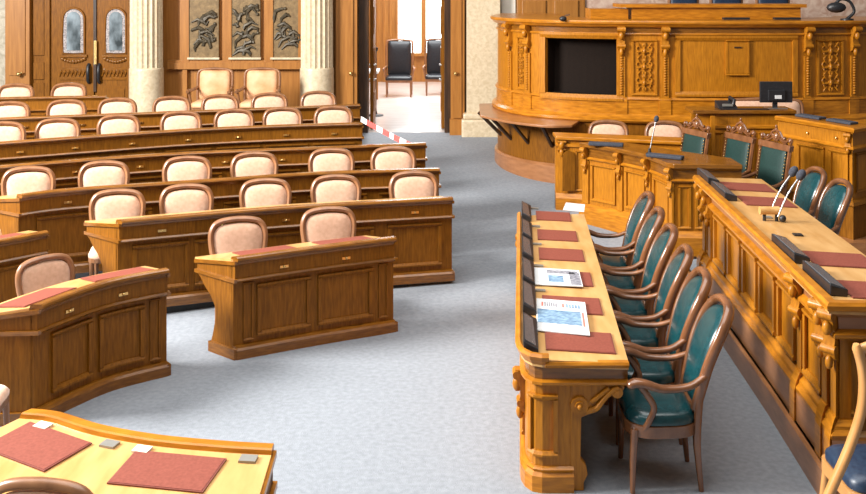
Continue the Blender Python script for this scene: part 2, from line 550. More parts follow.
# closed double door with leaded windows
d = thing('door_1', None, None, (wx(91), WY, .7)); struct(d)
mb = MB(); wbox(47, 134, .4, TOPW, WY - .03, WY + .06, mb)
wbox(47, 52, .4, TOPW, WY - .12, WY + .06, mb); wbox(129, 134, .4, TOPW, WY - .12, WY + .06, mb)
mb.build('door_frame', 'wood_brown', d)
def arch(cx, w, z0, z1, n=8):
    r = w / 2
    pts = [(cx - r, z0), (cx + r, z0)]
    for k in range(n + 1):
        a = PI * k / n
        pts.append((cx + r * math.cos(a), z1 - r + r * math.sin(a)))
    return pts
for (a, b, wa, wb) in ((52, 95, 64.5, 86), (98, 129, 107, 127.5)):
    lf = wbox(a, b, .5, TOPW, WY - .07, WY + .02).build('door_leaf', 'wood_brown', d)
    cx = (wx(wa) + wx(wb)) / 2; w = wx(wb) - wx(wa)
    A = arch(cx, w, wz(53), wz(8))
    MB().prism(A, lambda x, z: (x, WY - .085, z), lambda x, z: (x, WY - .06, z)).build('leaded_border', 'lead', lf)
    A = arch(cx, w * .62, wz(50), wz(11.5))
    MB().prism(A, lambda x, z: (x, WY - .095, z), lambda x, z: (x, WY - .07, z)).build('door_pane', 'glass_door', lf)
    A = arch(cx, w, wz(53), wz(8), 12)
    MB().tube([(x, WY - .085, z) for x, z in A], .022, 6, closed=True).build('window_bead', 'wood_brown', lf)
    mb = MB()
    ax, bx = wx(wa) - .05, wx(wb) + .05
    mb.box((cx, WY - .075, wz(55.5)), (bx - ax, .06, .05))
    for i in range(9):                                   # carved festoon under the window
        t = i / 8 - .5
        mb.ball((cx + t * (bx - ax) * .8, WY - .08, wz(58.5) - .10 * (.25 - t * t) * 2), .035, 6)
    mb.build('carved_swag', 'wood_brown_shaded_h', lf, smooth=True)
    mb = MB()
    mb.box((cx, WY - .075, wz(73)), (bx - ax, .03, .23))
    for i in range(7):
        t = (i + .5) / 7
        x = ax + (bx - ax) * t
        mb.tube([(x - .04, WY - .095, wz(73) - .05), (x, WY - .105, wz(73) + .05), (x + .04, WY - .095, wz(73) - .03)], .018, 5)
    mb.build('carved_panel', 'wood_brown_shaded_h', lf, smooth=True)
    mb = MB(); mb.box((cx, WY - .07, 1.05), (bx - ax - .05, .03, .5)); mb.box((cx, WY - .085, 1.05), (bx - ax - .15, .03, .4))
    mb.build('lower_panel', 'wood_brown', lf)
mb = MB(); wbox(95.2, 98, 1.2, TOPW, WY - .1, WY - .02, mb); mb.build('meeting_stile', 'wood_dark', d)
mb = MB(); mb.box((wx(97.5), WY - .115, wz(52)), (.05, .02, .42)); mb.build('push_plate', 'brass', d)
for px in (90.5, 101):
    mb = MB()
    mb.tube([(wx(px), WY - .08, wz(64)), (wx(px), WY - .14, wz(66)), (wx(px), WY - .14, wz(80)), (wx(px), WY - .08, wz(82))], .03, 8)
    mb.build('pull_handle', 'black', d, smooth=True)

# fluted columns
def column(px, label):
    x = wx(px); y = WY - .32
    t = thing('column', label, 'column', (x, y, .4))
    mb = MB()
    N = 20; sub = 5; vs = []
    ring = []
    for i in range(N):
        for k in range(sub):
            a = 2 * PI * (i + k / sub) / N
            dd = (0, .016, .024, .024, .016)[k]
            ring.append((math.cos(a) * (.285 - dd), math.sin(a) * (.285 - dd)))
    mb.prism(ring, lambda a, b: (x + a, y + b, 1.66), lambda a, b: (x + a * .97, y + b * .97, TOPW))
    mb.build('fluted_shaft', 'marble', t)
    MB().lathe([(.30, .3), (.30, 1.62), (.297, 1.64), (.28, 1.66)], (x, y, 0), 32).build('plain_drum', 'marble', t, smooth=True)
    MB().lathe([(.40, .3), (.40, .62), (.37, .68), (.33, .72), (.31, .80)], (x, y, 0), 32).build('column_base', 'marble', t, smooth=True)
column(151.5, 'cream fluted column right of the closed double door')
column(319, 'cream fluted column between the bronze reliefs and the open doorway')

# bronze reliefs
rng = random.Random(3)
for j, (a, b, lab) in enumerate(((189.5, 219, 'bronze relief panel with swirling limbs, left of the three reliefs'),
                                 (230.5, 260.5, 'bronze relief panel densely filled with figures, middle of the three reliefs'),
                                 (272, 302, 'bronze relief panel with twisting limbs, right of the three next to the column'))):
    z0, z1 = wz(57), wz(-1)
    t = thing('relief_panel', lab, 'relief', (wx((a + b) / 2), WY, z0))
    wbox(a, b, z0, z1, WY - .03, WY + .045).build('ground_plate', 'bronze', t)
    mb = MB()
    x0, x1 = wx(a) + .04, wx(b) - .04
    for q in range(20 if j == 1 else 14):
        if j == 1:
            c = Vector((rng.uniform(x0 + .06, x1 - .06), 0, rng.uniform(z0 + .08, z1 - .15)))
        else:
            u = rng.uniform(0, 1)
            c = Vector((x0 + .05 + (x1 - x0 - .1) * u, 0, z0 + .48 + rng.uniform(-.24, .26) + (.1 * (u - .5) if j == 0 else -.15 * (u - .5))))
        ang = rng.uniform(-.9, 1.1); l = rng.uniform(.09, .18)
        dx, dz = math.cos(ang) * l, math.sin(ang) * l
        pts = []
        for i in range(5):
            s_ = i / 4 - .5
            px_ = min(max(c.x + dx * 2 * s_ + .05 * math.sin(s_ * 6 + q), x0), x1)
            pz_ = min(max(c.z + dz * 2 * s_ + .05 * math.cos(s_ * 7 + q), z0 + .03), z1)
            pts.append((px_, WY - .035, pz_))
        mb.tube(pts, [.012, .03, .04, .03, .012], 7)
        if q % 3 == 0: mb.ball((pts[4][0], WY - .04, pts[4][2]), .03, 8)
    mb.build('relief_figures', 'bronze_dark', t, smooth=True)
    MB().box((wx((a + b) / 2), WY - .05, z0 - .02), (wx(b) - wx(a) + .04, .08, .035)).build('ledge', 'marble', t)

# open doorway: jambs, open leaves and the room beyond
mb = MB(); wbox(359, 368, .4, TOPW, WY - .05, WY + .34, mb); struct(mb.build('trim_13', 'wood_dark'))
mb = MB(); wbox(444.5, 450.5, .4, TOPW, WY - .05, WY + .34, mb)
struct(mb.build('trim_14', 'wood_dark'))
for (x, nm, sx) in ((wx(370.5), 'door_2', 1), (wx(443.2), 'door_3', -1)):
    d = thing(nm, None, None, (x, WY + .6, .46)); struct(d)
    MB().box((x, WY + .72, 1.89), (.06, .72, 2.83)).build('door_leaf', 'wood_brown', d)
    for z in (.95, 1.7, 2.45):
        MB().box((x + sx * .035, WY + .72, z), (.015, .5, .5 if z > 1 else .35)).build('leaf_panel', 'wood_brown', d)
    for z in (wz(67), wz(82)):
        mb = MB(); mb.tube([(x - .06, WY + .45, z), (x + .06, WY + .45, z)], .018, 8)
        mb.tube([(x + sx * .06, WY + .45, z), (x + sx * .06, WY + .57, z)], .016, 8)
        mb.build('door_handle', 'silver', d, smooth=True)
struct(MB().box(((wx(330) + wx(480)) / 2, 22.9, .44), (5.0, 9.8, .04)).build('floor', 'parquet'))
BY = 27.0
def bx_(px): return (px - HX) / F * BY
def bz(py): return EYE - (py - HY) / F * BY
mb = MB()
mb.box(((bx_(330) + bx_(396)) / 2, BY, 2.2), (bx_(396) - bx_(330), .2, 3.6))
mb.box(((bx_(444) + bx_(500)) / 2, BY, 2.2), (bx_(500) - bx_(444), .2, 3.6))
mb.box(((bx_(396) + bx_(444)) / 2, BY, .8), (bx_(444) - bx_(396), .2, .8))
for i in range(5):
    mb.box((bx_(372) + .17 * i, BY - .12, 2.2), (.06, .06, 3.6))
struct(mb.build('wall_far_room', 'wood_wall'))
w = thing('window_1', None, None, (bx_(420), BY, 1.2)); struct(w)
for a, b in ((397, 421), (426, 443)):
    MB().box(((bx_(a) + bx_(b)) / 2, BY + .05, 2.6), (bx_(b) - bx_(a), .02, 2.8)).build('window_pane', 'window_lit', w)
mb = MB(); mb.box((bx_(423.5), BY, 2.6), (.13, .14, 2.8)); mb.box((bx_(396.2), BY - .05, 2.6), (.06, .1, 2.8)); mb.build('window_frame', 'wood_wall', w)
MB().box((bx_(420), BY - .1, 1.2), (1.35, .3, .08)).build('window_sill', 'wood_wall', w)
struct(MB().box((-2.55, 22.75, 2.2), (.2, 8.4, 3.6)).build('wall_left', 'wood_wall')); struct(MB().box((1.5, 22.75, 2.2), (.2, 8.4, 3.6)).build('wall_right', 'wood_wall'))

# ---------------------------------------------------------------- desks
def surf_z(T, drop, depth, u):
    return T - .022 - max(0, (-.06 - u)) / (depth - .06) * (drop - .022)

def keyhole(mb, path, s, z, u=.0):
    P = path.pos(s, u); n = path.nrm(s); a = math.atan2(n.y, n.x) - PI / 2
    mt = Matrix.Translation((P.x, P.y, z)) @ Matrix.Rotation(a, 4, 'Z')
    mb.box(None, (.075, .014, .022), mat=mt)
    mb.ball((P.x + n.x * .01, P.y + n.y * .01, z), .012, 8)

def desk(name, label, path, z0, T, panels=(), keys=(), depth=.5, drop=.09, base=.11, ends=(True, True), wood='wood', wood_h='wood_h',
         group=None, pil=(), top='wood_top', cat='desk', fas=.14, detail=True):
    c = path.pos(path.L / 2, -.2)
    t = thing(name, label, cat, (c.x, c.y, z0), group)
    MB().sweep(path, [(-depth, T - drop - .03), (-depth, T - drop), (-.06, T - .022), (-.02, T - .022), (-.02, T - .06)]).build('desktop', top, t)
    MB().sweep(path, [(-.05, T - .022), (-.042, T - .002), (-.03, T + .004), (.02, T + .004), (.034, T - .004), (.04, T - .018), (.03, T - .034),
                      (.012, T - .045), (.004, T - .062), (-.05, T - .062)]).build('edge_rail', wood_h, t)
    F0 = T - .06 - fas
    MB().sweep(path, [(-.05, z0), (-.02, z0), (-.02, F0), (.0, F0 + .01), (.0, T - .06), (-.05, T - .06)]).build('front_board', wood, t)
    MB().sweep(path, [(-.02, F0 - .018), (.012, F0 - .012), (.024, F0 + .002), (.014, F0 + .016), (-.01, F0 + .02)]).build('moulding', wood_h, t)
    MB().sweep(path, [(-.05, z0), (.026, z0), (.026, z0 + base - .035), (.012, z0 + base - .018), (.006, z0 + base), (-.03, z0 + base)]).build('base_board', wood_h, t)
    for (a, b) in panels:
        if a is None or b is None: continue
        m = MB().frame(path, a, b, z0 + base + .055, F0 - .055, -.02, .036, .026)
        m.build('panel', wood, t)
    for q in pil:
        m = MB(); m.frame(path, q - .045, q + .045, z0 + base + .03, F0 - .03, -.02, .018, .016)
        m.build('pilaster', wood, t)
    for e, on in enumerate(ends):
        if not on: continue
        P = path.pts[0] if e == 0 else path.pts[-1]
        N = path.norms[0] if e == 0 else path.norms[-1]
        tg = path.tan(0) if e == 0 else -path.tan(path.L)
        prof = [(-.03, z0), (-.03, T - .07), (-depth + .03, T - drop - .03), (-depth + .03, F0 - .02), (-depth * .86, F0 - .05), (-depth * .74, F0 - .12),
                (-depth * .62, F0 - .17), (-depth * .48, F0 - .27), (-depth * .47, F0 - .36), (-depth * .55, z0 + .14), (-depth * .58, z0 + .1), (-depth * .58, z0)]
        MB().prism(prof, lambda u, z: (P.x + N.x * u, P.y + N.y * u, z),
                   lambda u, z: (P.x + N.x * u + tg.x * .035, P.y + N.y * u + tg.y * .035, z)).build('end_panel', wood, t)
        for (za, zb, ub, o) in ((F0 - .014, F0 + .016, -depth + .02, .02), (z0, z0 + base - .02, -depth * .6, .022), (T - .062, T - .03, -depth + .01, .016)):
            pr = [(.02, za), (.02, zb), (ub, zb if za < T - .1 else zb - drop * .8), (ub, za if za < T - .1 else za - drop * .8)]
            MB().prism(pr, lambda u, z: (P.x + N.x * u + tg.x * .01, P.y + N.y * u + tg.y * .01, z),
                    lambda u, z: (P.x + N.x * u - tg.x * o, P.y + N.y * u - tg.y * o, z)).build('end_moulding', wood_h, t)
    for q in keys:
        if q is None: continue
        m = MB(); keyhole(m, path, q, T - .06 - fas * .52, .004)
        m.build('keyhole_plate', 'brass', t)
    return t

def px_spans(path, spans):
    out = []
    for a, b in spans:
        sa, sb = path.s_at(a), path.s_at(b)
        if sa is None: sa = .04
        if sb is None: sb = path.L - .04
        if sb - sa > .15: out.append((sa, sb))
    return out

R = ROWS
p = R[1]['path']
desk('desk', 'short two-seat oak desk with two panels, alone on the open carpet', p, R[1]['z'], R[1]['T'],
     px_spans(p, [(257.5, 311), (318.5, 373)]), [p.s_at(284), p.s_at(346)], pil=[p.s_at(249), p.s_at(384)], wood='wood_brown', wood_h='wood_brown_shaded_h')
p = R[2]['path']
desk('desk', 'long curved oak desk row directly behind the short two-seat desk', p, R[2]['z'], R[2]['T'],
     px_spans(p, [(133, 189), (195, 250), (260, 312), (318, 374), (388, 442)]), [p.s_at(x) for x in (162, 222, 286, 346, 415)], wood='wood_brown', wood_h='wood_brown_shaded_h')
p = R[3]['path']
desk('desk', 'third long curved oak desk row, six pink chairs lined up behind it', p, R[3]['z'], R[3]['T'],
     px_spans(p, [(37, 92), (98, 152), (162, 216), (224, 296), (308, 367), (379, 432)]), [p.s_at(x) for x in (68, 128, 190, 260, 338, 405)], wood='wood_brown', wood_h='wood_brown_shaded_h')
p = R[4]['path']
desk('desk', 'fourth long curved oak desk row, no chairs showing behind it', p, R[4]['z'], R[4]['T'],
     px_spans(p, [(-30, 40), (50, 105), (112, 165), (172, 222), (230, 300), (310, 360), (368, 420)]), [p.s_at(x) for x in (14, 76, 140, 225, 282, 340, 395)], wood='wood_brown', wood_h='wood_brown_shaded_h')
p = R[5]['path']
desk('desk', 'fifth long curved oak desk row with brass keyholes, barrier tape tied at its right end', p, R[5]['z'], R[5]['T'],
     px_spans(p, [(0, 45), (52, 99), (110, 155), (166, 211), (217, 260), (266, 308), (313, 355)]), [p.s_at(x) for x in (20, 75, 132, 188, 238, 286, 334)], wood='wood_brown', wood_h='wood_brown_shaded_h')
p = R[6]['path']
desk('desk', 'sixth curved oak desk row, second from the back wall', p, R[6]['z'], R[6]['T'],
     px_spans(p, [(0, 45), (52, 105), (112, 160), (170, 215), (222, 266), (272, 312), (318, 352)]), [p.s_at(x) for x in (25, 82, 140, 192, 244, 293, 336)], wood='wood_brown', wood_h='wood_brown_shaded_h')
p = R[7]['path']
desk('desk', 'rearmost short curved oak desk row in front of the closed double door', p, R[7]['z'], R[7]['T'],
     px_spans(p, [(0, 45), (52, 98)]), [p.s_at(25), p.s_at(78)], wood='wood_brown', wood_h='wood_brown_shaded_h')

# desk at the left with its front turned away from the light
PL = smoothpath([(-2.85, 7.2), (-2.71, 7.5), (-2.50, 7.82), (-2.15, 8.1)], 6, e0=(-.33, -.02), e1=(-.30, .40))
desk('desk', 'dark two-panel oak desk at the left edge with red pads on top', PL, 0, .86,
     px_spans(PL, [(53, 93), (100, 145)]), [PL.s_at(69), PL.s_at(123)], pil=[PL.s_at(156)], wood='wood_brown', wood_h='wood_brown_shaded_h')
# another desk left of it, further back
PH = smoothpath([(-4.5, 8.35), (-4.0, 8.85), (-3.58, 9.28)], 5, e0=(-.4, .1), e1=(-.3, .35))
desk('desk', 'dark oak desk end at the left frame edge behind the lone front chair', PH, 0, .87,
     [(.1, .6), (.68, PH.L - .1)], [], wood='wood_brown', wood_h='wood_brown_shaded_h')
# desk at lower left, seen from behind
PG = smoothpath([(-.80, 5.0), (-1.05, 5.03), (-1.41, 5.10), (-1.75, 5.22), (-2.02, 5.37), (-2.19, 5.41)], 5, e0=(0, -1), e1=(-.54, -.84))
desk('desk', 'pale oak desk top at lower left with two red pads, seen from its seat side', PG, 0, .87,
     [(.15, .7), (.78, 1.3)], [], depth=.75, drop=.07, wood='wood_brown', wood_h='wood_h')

# pads and small plates on those desks
def quad_on(path, s, w, u0, u1, T, drop, depth, th, lift=0.0):
    P = path.pos(s, 0); n = path.nrm(s); tg = Vector((-n.y, n.x))
    out = []
    for (a, u) in ((-w / 2, u0), (w / 2, u0), (w / 2, u1), (-w / 2, u1)):
        q = P + tg * a + n * u
        out.append((q.x, q.y, surf_z(T, drop, depth, u) + lift))
    return out
def pad_quad(quad, label, group=None, th=.008):
    c = [sum(q[i] for q in quad) / 4 for i in range(3)]
    t = thing('desk_pad', label, 'desk pad', tuple(c), group)
    m = MB().add([(x, y, z + .0015) for x, y, z in quad] + [(x, y, z + th) for x, y, z in quad], [(0, 1, 2, 3), (4, 5, 6, 7), (0, 1, 5, 4), (1, 2, 6, 5), (2, 3, 7, 6), (3, 0, 4, 7)])
    m.build('edge_binding', 'pad_edge', t)
    k = [(c[0] + (x - c[0]) * .965, c[1] + (y - c[1]) * .955, c[2] + (z - c[2]) * .96) for x, y, z in quad]
    m = MB().add([(x, y, z + th * .6) for x, y, z in k] + [(x, y, z + th + .002) for x, y, z in k], [(0, 1, 2, 3), (4, 5, 6, 7), (0, 1, 5, 4), (1, 2, 6, 5), (2, 3, 7, 6), (3, 0, 4, 7)])
    m.build('leather_sheet', 'pad', t)
    return t
def plate_quad(quad, mat, label, nm='desk_plate', th=.012):
    m = MB().add([(x, y, z + .0005) for x, y, z in quad] + [(x, y, z + th) for x, y, z in quad], [(0, 1, 2, 3), (4, 5, 6, 7), (0, 1, 5, 4), (1, 2, 6, 5), (2, 3, 7, 6), (3, 0, 4, 7)])
    return tag(m.build(nm, mat), label, 'desk plate')
def by_px(corners, T, drop=0.0):
    return [tuple(at(x, y, T - drop)) for x, y in corners]
def s_near(path, x, y):
    best = min(range(201), key=lambda i: (path.pos(path.L * i / 200) - Vector((x, y))).length)
    return path.L * best / 200
gz = .87 - .07 * .55
for (px_, py_, lab) in ((180, 460, 'red leather pad on the lower-left desk, the right one of two'), (52, 440, 'red leather pad on the lower-left desk, the left one of two')):
    a = at(px_, py_, gz)
    s_ = s_near(PG, a.x, a.y)
    pad_quad(quad_on(PG, s_, .48, -.11, -.40, .87, .07, .75, .01), lab)
for (px_, py_, mt, lab) in ((55, 421, 'white_plate', 'small ivory switch plate behind the left pad of the lower-left desk'), (123, 437, 'grey_plate', 'small grey socket plate between the two pads of the lower-left desk'),
                            (155, 441, 'white_plate', 'small ivory switch plate behind the right pad of the lower-left desk'), (255, 450, 'grey_plate', 'small grey socket plate at the right corner of the lower-left desk')):
    a = at(px_, py_, .84)
    s_ = s_near(PG, a.x, a.y)
    plate_quad(quad_on(PG, s_, .085, -.075, -.135, .87, .07, .75, .01), mt, lab)
pad_quad(quad_on(PL, PL.L * .74, .50, -.10, -.42, .86, .09, .5, .01), 'red leather pad near the right end of the dark left desk')
pad_quad(quad_on(PL, PL.L * .20, .50, -.10, -.42, .86, .09, .5, .01), 'red leather pad at the left end of the dark left desk, before the lone chair')
pad_quad(quad_on(PH, PH.L * .72, .5, -.10, -.42, .87, .09, .5, .01), 'red leather pad on the desk end at the left frame edge')
p = R[1]['path']
for q, nm in ((.24, 'left'), (.73, 'right')):
    pad_quad(quad_on(p, p.L * q, .5, -.1, -.42, .86, .09, .5, .01), 'red leather pad on the short two-seat desk, %s seat' % nm)
# ---------------------------------------------------------------- rostrum at the back right
PR = Path(catmull([(1.30, 17.2), (1.06, 16.2), (1.05, 15.55), (1.24, 14.98), (1.62, 14.52), (2.25, 14.22), (3.2, 14.04), (4.22, 13.98), (5.2, 14.04), (6.1, 14.22), (6.9, 14.7), (7.3, 15.4)], 7))
ros = thing('rostrum', 'large carved oak rostrum wall with dark recess and cornice at the back right', 'rostrum', (4.2, 14.6, .25))
RT = 2.63
sl = PR.s_at(500.5) or 0
MB().sweep(PR, [(-.05, .2), (-.0, .2), (-.0, 1.25), (-.05, 1.25)]).build('lower_wall', 'wood_brown', ros)
MB().sweep(PR, [(-.05, .15), (.05, .15), (.05, .52), (.02, .55), (-.05, .55)]).build('base_board', 'wood_red', ros)
MB().sweep(PR, [(-.05, 1.19), (.06, 1.19), (.09, 1.22), (.09, 1.26), (.05, 1.29), (.03, 1.31), (-.05, 1.31)]).build('ledge_moulding', 'wood_h', ros)
MB().sweep(PR, [(-.05, 1.31), (.02, 1.31), (.02, 1.50), (.04, 1.52), (.02, 1.55), (-.05, 1.55)]).build('dado_rail', 'wood_h', ros)
# main wall with the dark recess left open
sa, sb = PR.s_at(546.5), PR.s_at(616.5)
za, zb = 1.57, 2.37
m = MB()
m.sweep(PR, [(-.05, 1.55), (0, 1.55), (0, RT - .12), (-.05, RT - .12)], 0, sa)
m.sweep(PR, [(-.05, 1.55), (0, 1.55), (0, RT - .12), (-.05, RT - .12)], sb, PR.L)
m.sweep(PR, [(-.05, 1.55), (0, 1.55), (0, za), (-.05, za)], sa, sb)
m.sweep(PR, [(-.05, zb), (0, zb), (0, RT - .12), (-.05, RT - .12)], sa, sb)
m.build('main_wall', 'wood', ros)
m = MB()
m.sweep(PR, [(-.26, za), (-.24, za), (-.24, zb), (-.26, zb)], sa - .05, sb + .05)
m.sweep(PR, [(-.26, zb), (-.04, zb), (-.04, zb + .01), (-.26, zb + .01)], sa, sb)
m.sweep(PR, [(-.26, za - .01), (-.04, za - .01), (-.04, za), (-.26, za)], sa, sb)
m.sweep(PR, [(-.26, za), (-.04, za), (-.04, zb), (-.26, zb)], sa - .05, sa)
m.sweep(PR, [(-.26, za), (-.04, za), (-.04, zb), (-.26, zb)], sb, sb + .05)
m.build('dark_recess', 'screen_dark', ros)
MB().frame(PR, sa - .09, sb + .09, za - .08, zb + .08, 0, .085, .045).build('recess_frame', 'wood', ros)
MB().sweep(PR, [(-.05, RT - .205), (.022, RT - .205), (.028, RT - .19), (.02, RT - .175), (-.05, RT - .175)]).build('architrave', 'wood_h', ros)
MB().sweep(PR, [(-.05, RT - .175), (.008, RT - .175), (.008, RT - .10), (-.05, RT - .10)]).build('frieze', 'wood_brown_shaded_h', ros)
MB().sweep(PR, [(-1.05, RT - .03), (-1.05, RT), (.11, RT), (.12, RT - .02), (.115, RT - .045), (.09, RT - .06), (.07, RT - .085), (.04, RT - .10), (-.05, RT - .10)]).build('cornice', 'wood_h', ros)

def console(path, s, ztop, h, out, w, u0=0.0, parent=None, mat='wood', name='scroll_bracket'):
    P = path.pos(s, 0); n = path.nrm(s); tg = Vector((-n.y, n.x))
    prof = [(-.01, 0), (out, 0), (out * 1.04, -.07 * h), (out * .98, -.16 * h), (out * .72, -.27 * h), (out * .5, -.42 * h), (out * .45, -.58 * h),
            (out * .58, -.70 * h), (out * .6, -.80 * h), (out * .42, -.92 * h), (.0, -h), (-.01, -h)]
    def fn(o):
        return lambda u, z: (P.x + n.x * (u0 + u) + tg.x * o, P.y + n.y * (u0 + u) + tg.y * o, ztop + z)
    m = MB().prism(prof, fn(-w / 2), fn(w / 2))
    for (u, z, r) in ((out * .84, -.11 * h, .10 * h), (out * .46, -.76 * h, .085 * h)):
        a = fn(-w * .62)(u, z); b = fn(w * .62)(u, z)
        m.tube([a, b], r, 10)
    c = fn(0)(out * .75, -.36 * h); m.ball(c, w * .42, 8, (1, 1, 1.5))
    c = fn(0)(out * .45, -1.0 * h); m.ball(c, w * .34, 8, (1, 1, 1.8))
    return m.build(name, mat, parent, smooth=True)

def carve(path, s, z0, z1, w, u, seed=1):
    rg = random.Random(seed)
    m = MB()
    P = path.pos(s, 0); n = path.nrm(s); tg = Vector((-n.y, n.x))
    def fn(a, z, o=0.0): return (P.x + tg.x * a + n.x * (u + o), P.y + tg.y * a + n.y * (u + o), z)
    H = z1 - z0
    m.tube([fn(0, z0 + .04), fn(0, z1 - .04)], .012, 6)
    k = 3
    for i in range(k):
        zc = z0 + H * (i + .5) / k
        h = H / k
        for sg in (-1, 1):
            def sp(cx, cz, r, a0, turns, th):                 # a tapering scroll
                pts = []; rad = []
                for j in range(13):
                    t_ = j / 12
                    a = a0 + turns * t_
                    rr = r * (1 - .78 * t_)
                    pts.append(fn(sg * (cx + rr * math.cos(a)), cz + rr * math.sin(a), .004))
                    rad.append(th * (1 - .45 * t_))
                m.tube(pts, rad, 6)
            sp(w * .25, zc + h * .20, w * .21, -PI * .9, 5.6, .014)
            sp(w * .21, zc - h * .20, w * .17, PI * .9, -5.2, .012)
            for (lx, lz, ang, ln) in ((.40, .42, .9, .16), (.12, .40, 1.9, .15), (.40, -.02, -.2, .14), (.38, -.40, -.8, .15), (.12, -.36, -1.8, .13)):
                A = fn(sg * w * (lx * .6), zc + h * lz * .75, .006)
                Bq = fn(sg * w * (lx * .6 + ln * 1.2 * math.cos(ang)), zc + h * lz * .75 + w * ln * 1.5 * math.sin(ang), .010)
                mid_ = tuple((p_ + q_) / 2 for p_, q_ in zip(A, Bq))
                m.tube([A, mid_, Bq], [.006, .014, .003], 6)
        m.ball(fn(0, zc, .012), w * .075, 8, (1, 1, 1.8))
        m.ball(fn(0, zc + h * .42, .010), w * .055, 8, (1, 1, 1.4))
    return m

# consoles, fluted pilaster strips and carved panels
for px in (511, 528.5, 621.5, 665, 807, 853):
    s = PR.s_at(px)
    console(PR, s, RT - .085, .36, .12, .095, 0.0, ros)
    m = MB()
    m.sweep(PR, [(-.01, 1.55), (.028, 1.55), (.028, RT - .5), (-.01, RT - .5)], s - .05, s + .05)
    z = 1.60
    while z < RT - .52:
        P = PR.pos(s, .03); m.ball((P.x, P.y, z), .024, 7, (1, 1, .7)); z += .036
    m.build('beaded_pilaster', 'wood', ros, smooth=True)
    MB().sweep(PR, [(-.01, 1.31), (.035, 1.31), (.035, 1.55), (-.01, 1.55)], s - .08, s + .08).build('pilaster_foot', 'wood_h', ros)
for i, (a, b) in enumerate(((519, 525), (633.5, 655), (818.5, 841))):
    qa, qb = PR.s_at(a), PR.s_at(b)
    f = MB().frame(PR, qa - .03, qb + .03, 1.58, 2.36, 0, .03, .03).build('carved_panel', 'wood', ros)
    m = carve(PR, (qa + qb) / 2, 1.64, 2.31, (qb - qa) * .95, .012, i)
    m.build('foliage_carving', 'wood', f, smooth=True)
qa, qb = PR.s_at(675), PR.s_at(797)
f = MB().frame(PR, qa, qb, 1.57, 2.42, 0, .07, .035)
f.build('centre_panel', 'wood', ros)
qa, qb = PR.s_at(725.5), PR.s_at(748.5)
f = MB()
f.sweep(PR, [(-.01, 1.90), (.03, 1.90), (.03, 2.33), (-.01, 2.33)], qa + .02, qb - .02)
f.frame(PR, qa, qb, 1.87, 2.36, 0, .03, .045)
hb = f.build('hatch_panel', 'wood', ros)
P = PR.pos((qa + qb) / 2, .035); MB().box((P.x, P.y, 2.26), (.10, .015, .02)).build('slot', 'wood_dark', hb)

# low shelf wrapping the left end of the rostrum
t = thing('wall_shelf', 'curved red-brown shelf on brackets wrapping the left end of the rostrum', 'shelf', (1.2, 14.6, 1.2))
fr = catmull([tuple(at(480, 115, 1.2)[:2]), tuple(at(500, 119.5, 1.2)[:2]), tuple(at(519, 122.5, 1.2)[:2]), tuple(at(548, 125.5, 1.2)[:2]), tuple(at(572, 125, 1.2)[:2])], 5)
sb0 = PR.s_at(580)
bk = [tuple(PR.pos(sb0 * (1 - .82 * i / 16), .0)) for i in range(17)]
bk = [b for b in bk if b[1] < 16.3]
MB().slab([tuple(q) for q in fr] + bk + [(.75, 16.2)], 1.165, 1.2).build('shelf_board', 'wood_red', t, bevel=.008)
for q in (.25, .45, .65, .85):
    s = sb0 * (.35 + .62 * q)
    A = PR.pos(s, 0.0); Bq = PR.pos(s, .36)
    MB().tube([(A.x, A.y, .80), (Bq.x, Bq.y, 1.16)], .028, 6).build('strut', 'wood_dark', t)

# things on top of and behind the cornice
t = thing('desk', 'oak desk riser of the presiding seats, on top behind the rostrum cornice', 'desk', (4.3, 14.75, 1.5))
MB().slab([(2.9, 14.55), (5.35, 14.55), (5.35, 15.0), (2.9, 15.0)], RT + .002, 2.80).build('front_board', 'wood_h', t)
MB().slab([(2.72, 14.50), (5.42, 14.50), (5.42, 15.15), (2.72, 15.15)], 2.80, 2.85).build('desktop', 'wood_h', t)
MB().slab([(2.3, 14.6), (2.85, 14.6), (2.85, 15.1), (2.3, 15.1)], RT + .002, 2.78).build('side_step', 'wood_h', t)
for a, b in ((724, 750), (775, 801)):
    x0, x1 = at(a, 15, RT).x, at(b, 15, RT).x
    x0 = (a - HX) / F * 14.25; x1 = (b - HX) / F * 14.25
    tag(MB().box(((x0 + x1) / 2, 14.3, RT + .02), (x1 - x0, .1, .03)).build('console_unit', 'black'),
        'flat black unit lying on the cornice, %s one of two' % ('left' if a < 760 else 'right'), 'console unit')
t = thing('desk_lamp', 'black lamp with curved arm standing on the cornice at the far right', 'lamp', (5.85, 14.25, RT))
MB().lathe([(.09, 0), (.09, .02), (.03, .03)], (5.88, 14.2, RT), 14).build('lamp_foot', 'black', t, smooth=True)
MB().tube(catmull([(5.88, 14.2, RT + .02), (5.98, 14.2, RT + .12), (5.92, 14.2, RT + .26), (5.80, 14.2, RT + .3), (5.72, 14.2, RT + .24)], 5), .022, 8).build('lamp_arm', 'black', t, smooth=True)
MB().ball((5.72, 14.18, RT + .18), .11, 12, (1.3, .8, .7)).build('lamp_head', 'black', t, smooth=True)
tag(MB().ball(((563 - HX) / F * 14.2, 14.2, RT + .02), .055, 10, (1, .8, .7)).build('dome_microphone', 'black', smooth=True), 'small black dome on the cornice above the dark recess', 'microphone')
